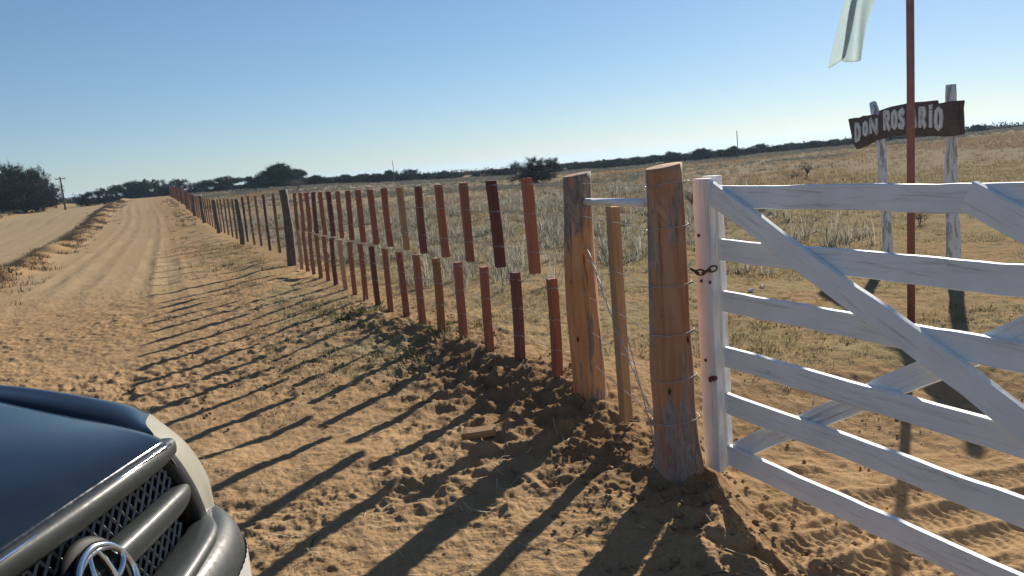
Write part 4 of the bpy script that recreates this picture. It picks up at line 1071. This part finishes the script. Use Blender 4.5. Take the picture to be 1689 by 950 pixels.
def scatter(n, x0, x1, y0, y1, keep, seed):
    r = np.random.RandomState(seed); X = r.uniform(x0, x1, n); Y = r.uniform(y0, y1, n); k = r.random(n) < np.clip(keep(X, Y), 0, 1); return X[k], Y[k]
GR_SILVER = mat_straw('silver_grass', (.17, .175, .12), (.58, .53, .44), .45)
GR_STRAW = mat_straw('straw_grass', (.27, .21, .105), (.54, .45, .27), .45)
GR_FAR = mat_straw('far_silver_grass', (.16, .16, .125), (.36, .335, .275), .3)
GR_ORANGE = mat_straw('orange_grass', (.34, .235, .135), (.62, .45, .275))
GR_GREEN = mat_straw('green_grass', (.06, .10, .025), (.14, .19, .06))
GR_DEAD = mat_straw('dead_weeds', (.10, .075, .05), (.24, .185, .125))
GR_PALE = mat_straw('pale_straw', (.60, .50, .34), (.95, .85, .66))
rs = np.random.RandomState
def in_view(X, Y): return (np.abs(X/np.maximum(Y, .1)) < .78)
# tall silvery tussocks behind the picket rows
def k_silver(X, Y):
    s = side(X, Y); edge = fbm(X*.35, Y*.35, 3, 7)
    return in_view(X, Y)*(s < -.8)*sstep(8.8, 11.5, Y+2.2*edge+.35*np.clip(X, -3, 0))*(1-sstep(1.0, 5.5, X-.12*Y+2.5*edge))*(.35+.65*sstep(-.25, .2, fbm(X*.9, Y*.9, 3, 8)))*(1-sstep(28, 46, Y))
X, Y = scatter(17000, -22, 9, 8, 46, k_silver, 1); r = rs(2)
tufts('silver_tussock_grass', X, Y, r.uniform(.10, .40, len(X))*np.clip(.75+1.3*fbm(X*.8, Y*.8, 3, 9), .25, 1.5), 24, .13, 1.0, .0038+.00017*Y, GR_SILVER, 3)
# far field
def k_far(X, Y): return in_view(X, Y)*(side(X, Y) < -.8)*(.25+.9*sstep(-.2, .3, fbm(X*.12, Y*.12, 3, 17)))
X, Y = scatter(52000, -60, 85, 22, 112, lambda a, b: k_far(a, b)*.85, 5); r = rs(6); sil = (fbm(X*.06, Y*.06, 3, 18) > .12) | (np.sqrt(X*X+Y*Y) > 86)
for nm, q, mt, sd in (('silver_field_grass', sil, GR_FAR, 7), ('orange_field_grass', ~sil, GR_ORANGE, 8)):
    tufts(nm, X[q], Y[q], r.uniform(.10, .30, q.sum()), 12, .22, 1.0, .004+.00022*Y[q], mt, sd, zfun=surf_z)
# short dry grass in the near field
def k_short(X, Y):
    return in_view(X, Y)*(side(X, Y) < -.25)*sstep(4.3, 6.8, Y+.22*(X-2.2)+1.4*fbm(X*.7, Y*.7, 3, 27))*(.2+.8*sstep(-.3, .35, fbm(X*1.3, Y*1.3, 3, 28)))
X, Y = scatter(52000, -6, 14, 4, 17, k_short, 11); r = rs(12)
tufts('dry_field_grass', X, Y, r.uniform(.012, .07, len(X))*np.clip(.8+1.6*fbm(X*1.1, Y*1.1, 3, 29), .3, 2.2), 9, .06, 1.5, .0022+.00012*Y, GR_STRAW, 13)
X, Y = scatter(18000, -4, 26, 15, 32, lambda a, b: k_short(a, b)*.9, 14); r = rs(15)
tufts('dry_field_grass', X, Y, r.uniform(.04, .14, len(X)), 12, .12, 1.3, .0045+.0001*Y, GR_STRAW, 16)
X, Y = scatter(900, 1.5, 12, 6, 15, lambda a, b: in_view(a, b)*(fbm(a*.6, b*.6, 2, 33) > .1)*.7, 17); r = rs(18)
tufts('green_field_grass', X, Y, r.uniform(.03, .10, len(X)), 14, .06, .9, .003, GR_GREEN, 19)
# weeds and straw along the foot of the fence, road side
def k_strip(X, Y):
    s = side(X, Y); return (s > .0)*np.exp(-((s-.7)/.9)**2)*sstep(5.0, 7, Y)*(.15+.85*sstep(-.1, .3, fbm(X*1.1, Y*1.1, 3, 37)))
X, Y = scatter(22000, -11, 1, 4.8, 26, k_strip, 21); r = rs(22)
tufts('fence_foot_weeds', X, Y, r.uniform(.02, .10, len(X)), 10, .07, 1.5, .0025+.00012*Y, GR_STRAW, 23)
X, Y = scatter(9000, -42, -3, 13, 90, lambda a, b: np.exp(-((side(a, b)-.75)/.6)**2)*sstep(-.05, .25, fbm(a*.7, b*.7, 3, 38)), 24); r = rs(25)
tufts('dead_weeds', X, Y, r.uniform(.06, .22, len(X)), 16, .16, 1.4, .004+.0001*Y, GR_DEAD, 26)
# a few fresh green patches at the lip
gx_ = []; gy_ = []
for cx, cy, n_ in ((-1.95, 9.3, 38), (-1.6, 8.7, 10), (-.72, 7.6, 30), (-1.15, 6.9, 8), (-2.9, 10.6, 10)):
    r = rs(int(cy*10)); gx_ += list(cx+r.normal(0, .22, n_)); gy_ += list(cy+r.normal(0, .18, n_))
gx_, gy_ = np.array(gx_), np.array(gy_)
tufts('green_grass', gx_, gy_, rs(4).uniform(.03, .10, len(gx_)), 16, .05, 1.1, .0032, GR_GREEN, 27)
# berm between the verge track and the road, and the wild bank beyond it
X, Y = scatter(110000, -55, -5, 12, 100, lambda a, b: np.exp(-((side(a, b)-5.9)/.62)**2)*sstep(-.3, .1, fbm(a*.6, b*.6, 3, 47)), 31); r = rs(32)
tufts('berm_weeds', X, Y, r.uniform(.06, .22, len(X)), 14, .18, 1.3, .004+.0001*Y, GR_DEAD, 33)
X, Y = scatter(15000, -110, -18, 24, 125, lambda a, b: (a/b > -.8)*(side(a, b) > 14.6)*sstep(28, 50, b+14*fbm(a*.05, b*.05, 2, 48))*.9, 34); r = rs(35); g3 = rs(36).random(len(X))
for nm, q, mt, sd in (('bank_weeds', g3 < .4, GR_DEAD, 37), ('bank_grass', (g3 >= .4) & (g3 < .8), GR_SILVER, 38), ('bank_orange_grass', g3 >= .8, GR_ORANGE, 39)):
    tufts(nm, X[q], Y[q], r.uniform(.15, .55, q.sum()), 12, .3, 1.0, .008+.0002*Y[q], mt, sd)
# loose straw and twigs lying on the sand
def straws(name, X, Y, L, wd, mat, seed):
    r = rs(seed); n = len(X); a = r.uniform(0, 6.283, n); L = L*r.uniform(.4, 1.3, n); bend = r.normal(0, .5, n); Vs = []
    for t in (0, .5, 1):
        aa = a+bend*(t-.5); x = X+np.cos(aa)*L*(t-.5); y = Y+np.sin(aa)*L*(t-.5); z = surf_z(x, y)+.004+.012*r.random(n)+(t*L*.35*(r.random(n) < .18))
        for f in (-1, 1): Vs.append(np.stack([x-np.sin(aa)*wd*f, y+np.cos(aa)*wd*f, z], 1))
    V = np.stack(Vs, 1).reshape(-1, 3); i = np.arange(n)[:, None]*6; F = np.concatenate([i+np.array([[0, 1, 3, 2]]), i+np.array([[2, 3, 5, 4]])])
    tag(np_obj(name, V, F, mat), kind='stuff')
X, Y = scatter(8500, -7, 3, 2.2, 13, lambda a, b: (side(a, b) > -.2)*(.12+.9*np.exp(-((side(a, b)-.8)/.9)**2)*sstep(5, 8, b)+.25*(fbm(a*.8, b*.8, 2, 57) > .15)), 41)
straws('loose_straw', X, Y, .10, .0022, GR_PALE, 42)
X, Y = scatter(5000, -.5, 9, 3.2, 10, lambda a, b: (side(a, b) < -.2)*(.1+.8*sstep(4.5, 6.5, b-.2*a)), 43)
straws('loose_straw', X, Y, .08, .0019, GR_STRAW, 44)
X, Y = scatter(260, -6, 3, 2.3, 12, lambda a, b: 0*a+.8, 45); straws('loose_twigs', X, Y, .15, .003, GR_DEAD, 46)
X, Y = [], []
for cx, cy, n_, sx in ((-3.4, 10.4, 90, .35), (-2.9, 10.9, 80, .3), (-4.2, 10.2, 40, .3), (-1.5, 7.4, 40, .25), (-2.2, 8.3, 40, .3)):
    r = rs(int(cx*-31)); X += list(cx+r.normal(0, sx, n_)); Y += list(cy+r.normal(0, sx*.5, n_))
straws('bleached_straw', np.array(X), np.array(Y), .13, .0032, GR_PALE, 47)

# ------------------------------------------------------------------ small things lying about
M_SCRAP = mat_plain('white_scrap', (.66, .65, .62), .7, 0, .1, 40)
def scrap(x, y, s, seed, label):
    r = random.Random(seed); V = []; n = 9
    for i in range(n):
        t = 2*math.pi*i/n; rr = s*r.uniform(.5, 1); V += [(rr*math.cos(t), rr*math.sin(t)*.7, r.uniform(0, .5)*s), (rr*.8*math.cos(t), rr*.6*math.sin(t), r.uniform(.3, .9)*s)]
    V.append((0, 0, s*.7)); F = [(2*i, 2*((i+1) % n), 2*((i+1) % n)+1, 2*i+1) for i in range(n)]+[(2*i+1, 2*((i+1) % n)+1, 2*n) for i in range(n)]
    o = obj('scrap', V, F, M_SCRAP, None, False); o.location = (x, y, sz(x, y)-.004); tag(o, label, 'scrap', 'white scraps on the ground')
scrap(-2.419, 6.84, .034, 1, 'torn white scrap on the trampled sand between car and picket rows')
scrap(2.586, 8.4, .05, 2, 'rounder white scrap on the dry grass behind the gate post')
scrap(2.78, 8.62, .042, 3, 'smaller white scrap behind the gate, right of the rounder one')
mb = MB(); mb.box((-.105, -.032, 0), (.105, .032, .045)); o = mb.build('wood_offcut', M_STUB); bevel_obj(o, .003)
o.location = (-.27, 4.55, sz(-.27, 4.55)+.004); o.rotation_euler = (R(12), R(-3), R(2)); tag(o, 'short sawn wood offcut lying on the sand among the post shadows', 'wood offcut')
mb = MB(); mb.tube([(0, 0, -.03), (.004, .002, .02), (.01, -.004, .055)], [.012, .014, .009], 8); o = mb.build('stub', M_OLDPOST); o.location = (1.348, 3.76, sz(1.348, 3.76)); tag(o, 'tiny dark wooden stub sticking out of the sand under the gate', 'stub')

# ------------------------------------------------------------------ crumbs of earth
def crumbs(name, X, Y, size, mat, seed):
    r = rs(seed); n = len(X); base = np.array([[1, 0, 0], [-1, 0, 0], [0, 1, 0], [0, -1, 0], [0, 0, .8], [0, 0, -.5]], float)
    tri = np.array([[0, 2, 4], [2, 1, 4], [1, 3, 4], [3, 0, 4], [2, 0, 5], [1, 2, 5], [3, 1, 5], [0, 3, 5]])
    s_ = size*r.uniform(.35, 1.0, n)**2; P = base[None]*(s_[:, None, None])*r.uniform(.6, 1.3, (n, 6, 1)); a = r.uniform(0, 6.28, n); c, q = np.cos(a)[:, None], np.sin(a)[:, None]
    x = P[..., 0]*c-P[..., 1]*q+X[:, None]; y = P[..., 0]*q+P[..., 1]*c+Y[:, None]; z = P[..., 2]+(surf_z(X, Y)+s_*.35)[:, None]
    V = np.stack([x, y, z], -1).reshape(-1, 3); F = (np.arange(n)[:, None, None]*6+tri[None]).reshape(-1, 3)
    tag(np_obj(name, V, F, mat), kind='stuff')
M_CRUMB = mat_plain('earth_crumb', (.25, .165, .10), 1.0, 0, .3, 30)
M_CRUMB.node_tree.nodes['Principled BSDF'].inputs['Specular IOR Level'].default_value = 0
X, Y = scatter(10000, -3.5, 2.2, 2.4, 10, lambda a, b: (side(a, b) > -.5)*(.14+.9*np.exp(-((side(a, b)-.35)/.5)**2))*sstep(-.2, .3, fbm(a*1.3, b*1.3, 2, 63)), 51)
crumbs('earth_crumbs', X, Y, .024, M_CRUMB, 52)
X, Y = scatter(4500, .6, 7, 2.4, 7, lambda a, b: .5*sstep(-.1, .3, fbm(a*1.5, b*1.5, 2, 64)), 53)
crumbs('earth_crumbs', X, Y, .016, M_CRUMB, 54)
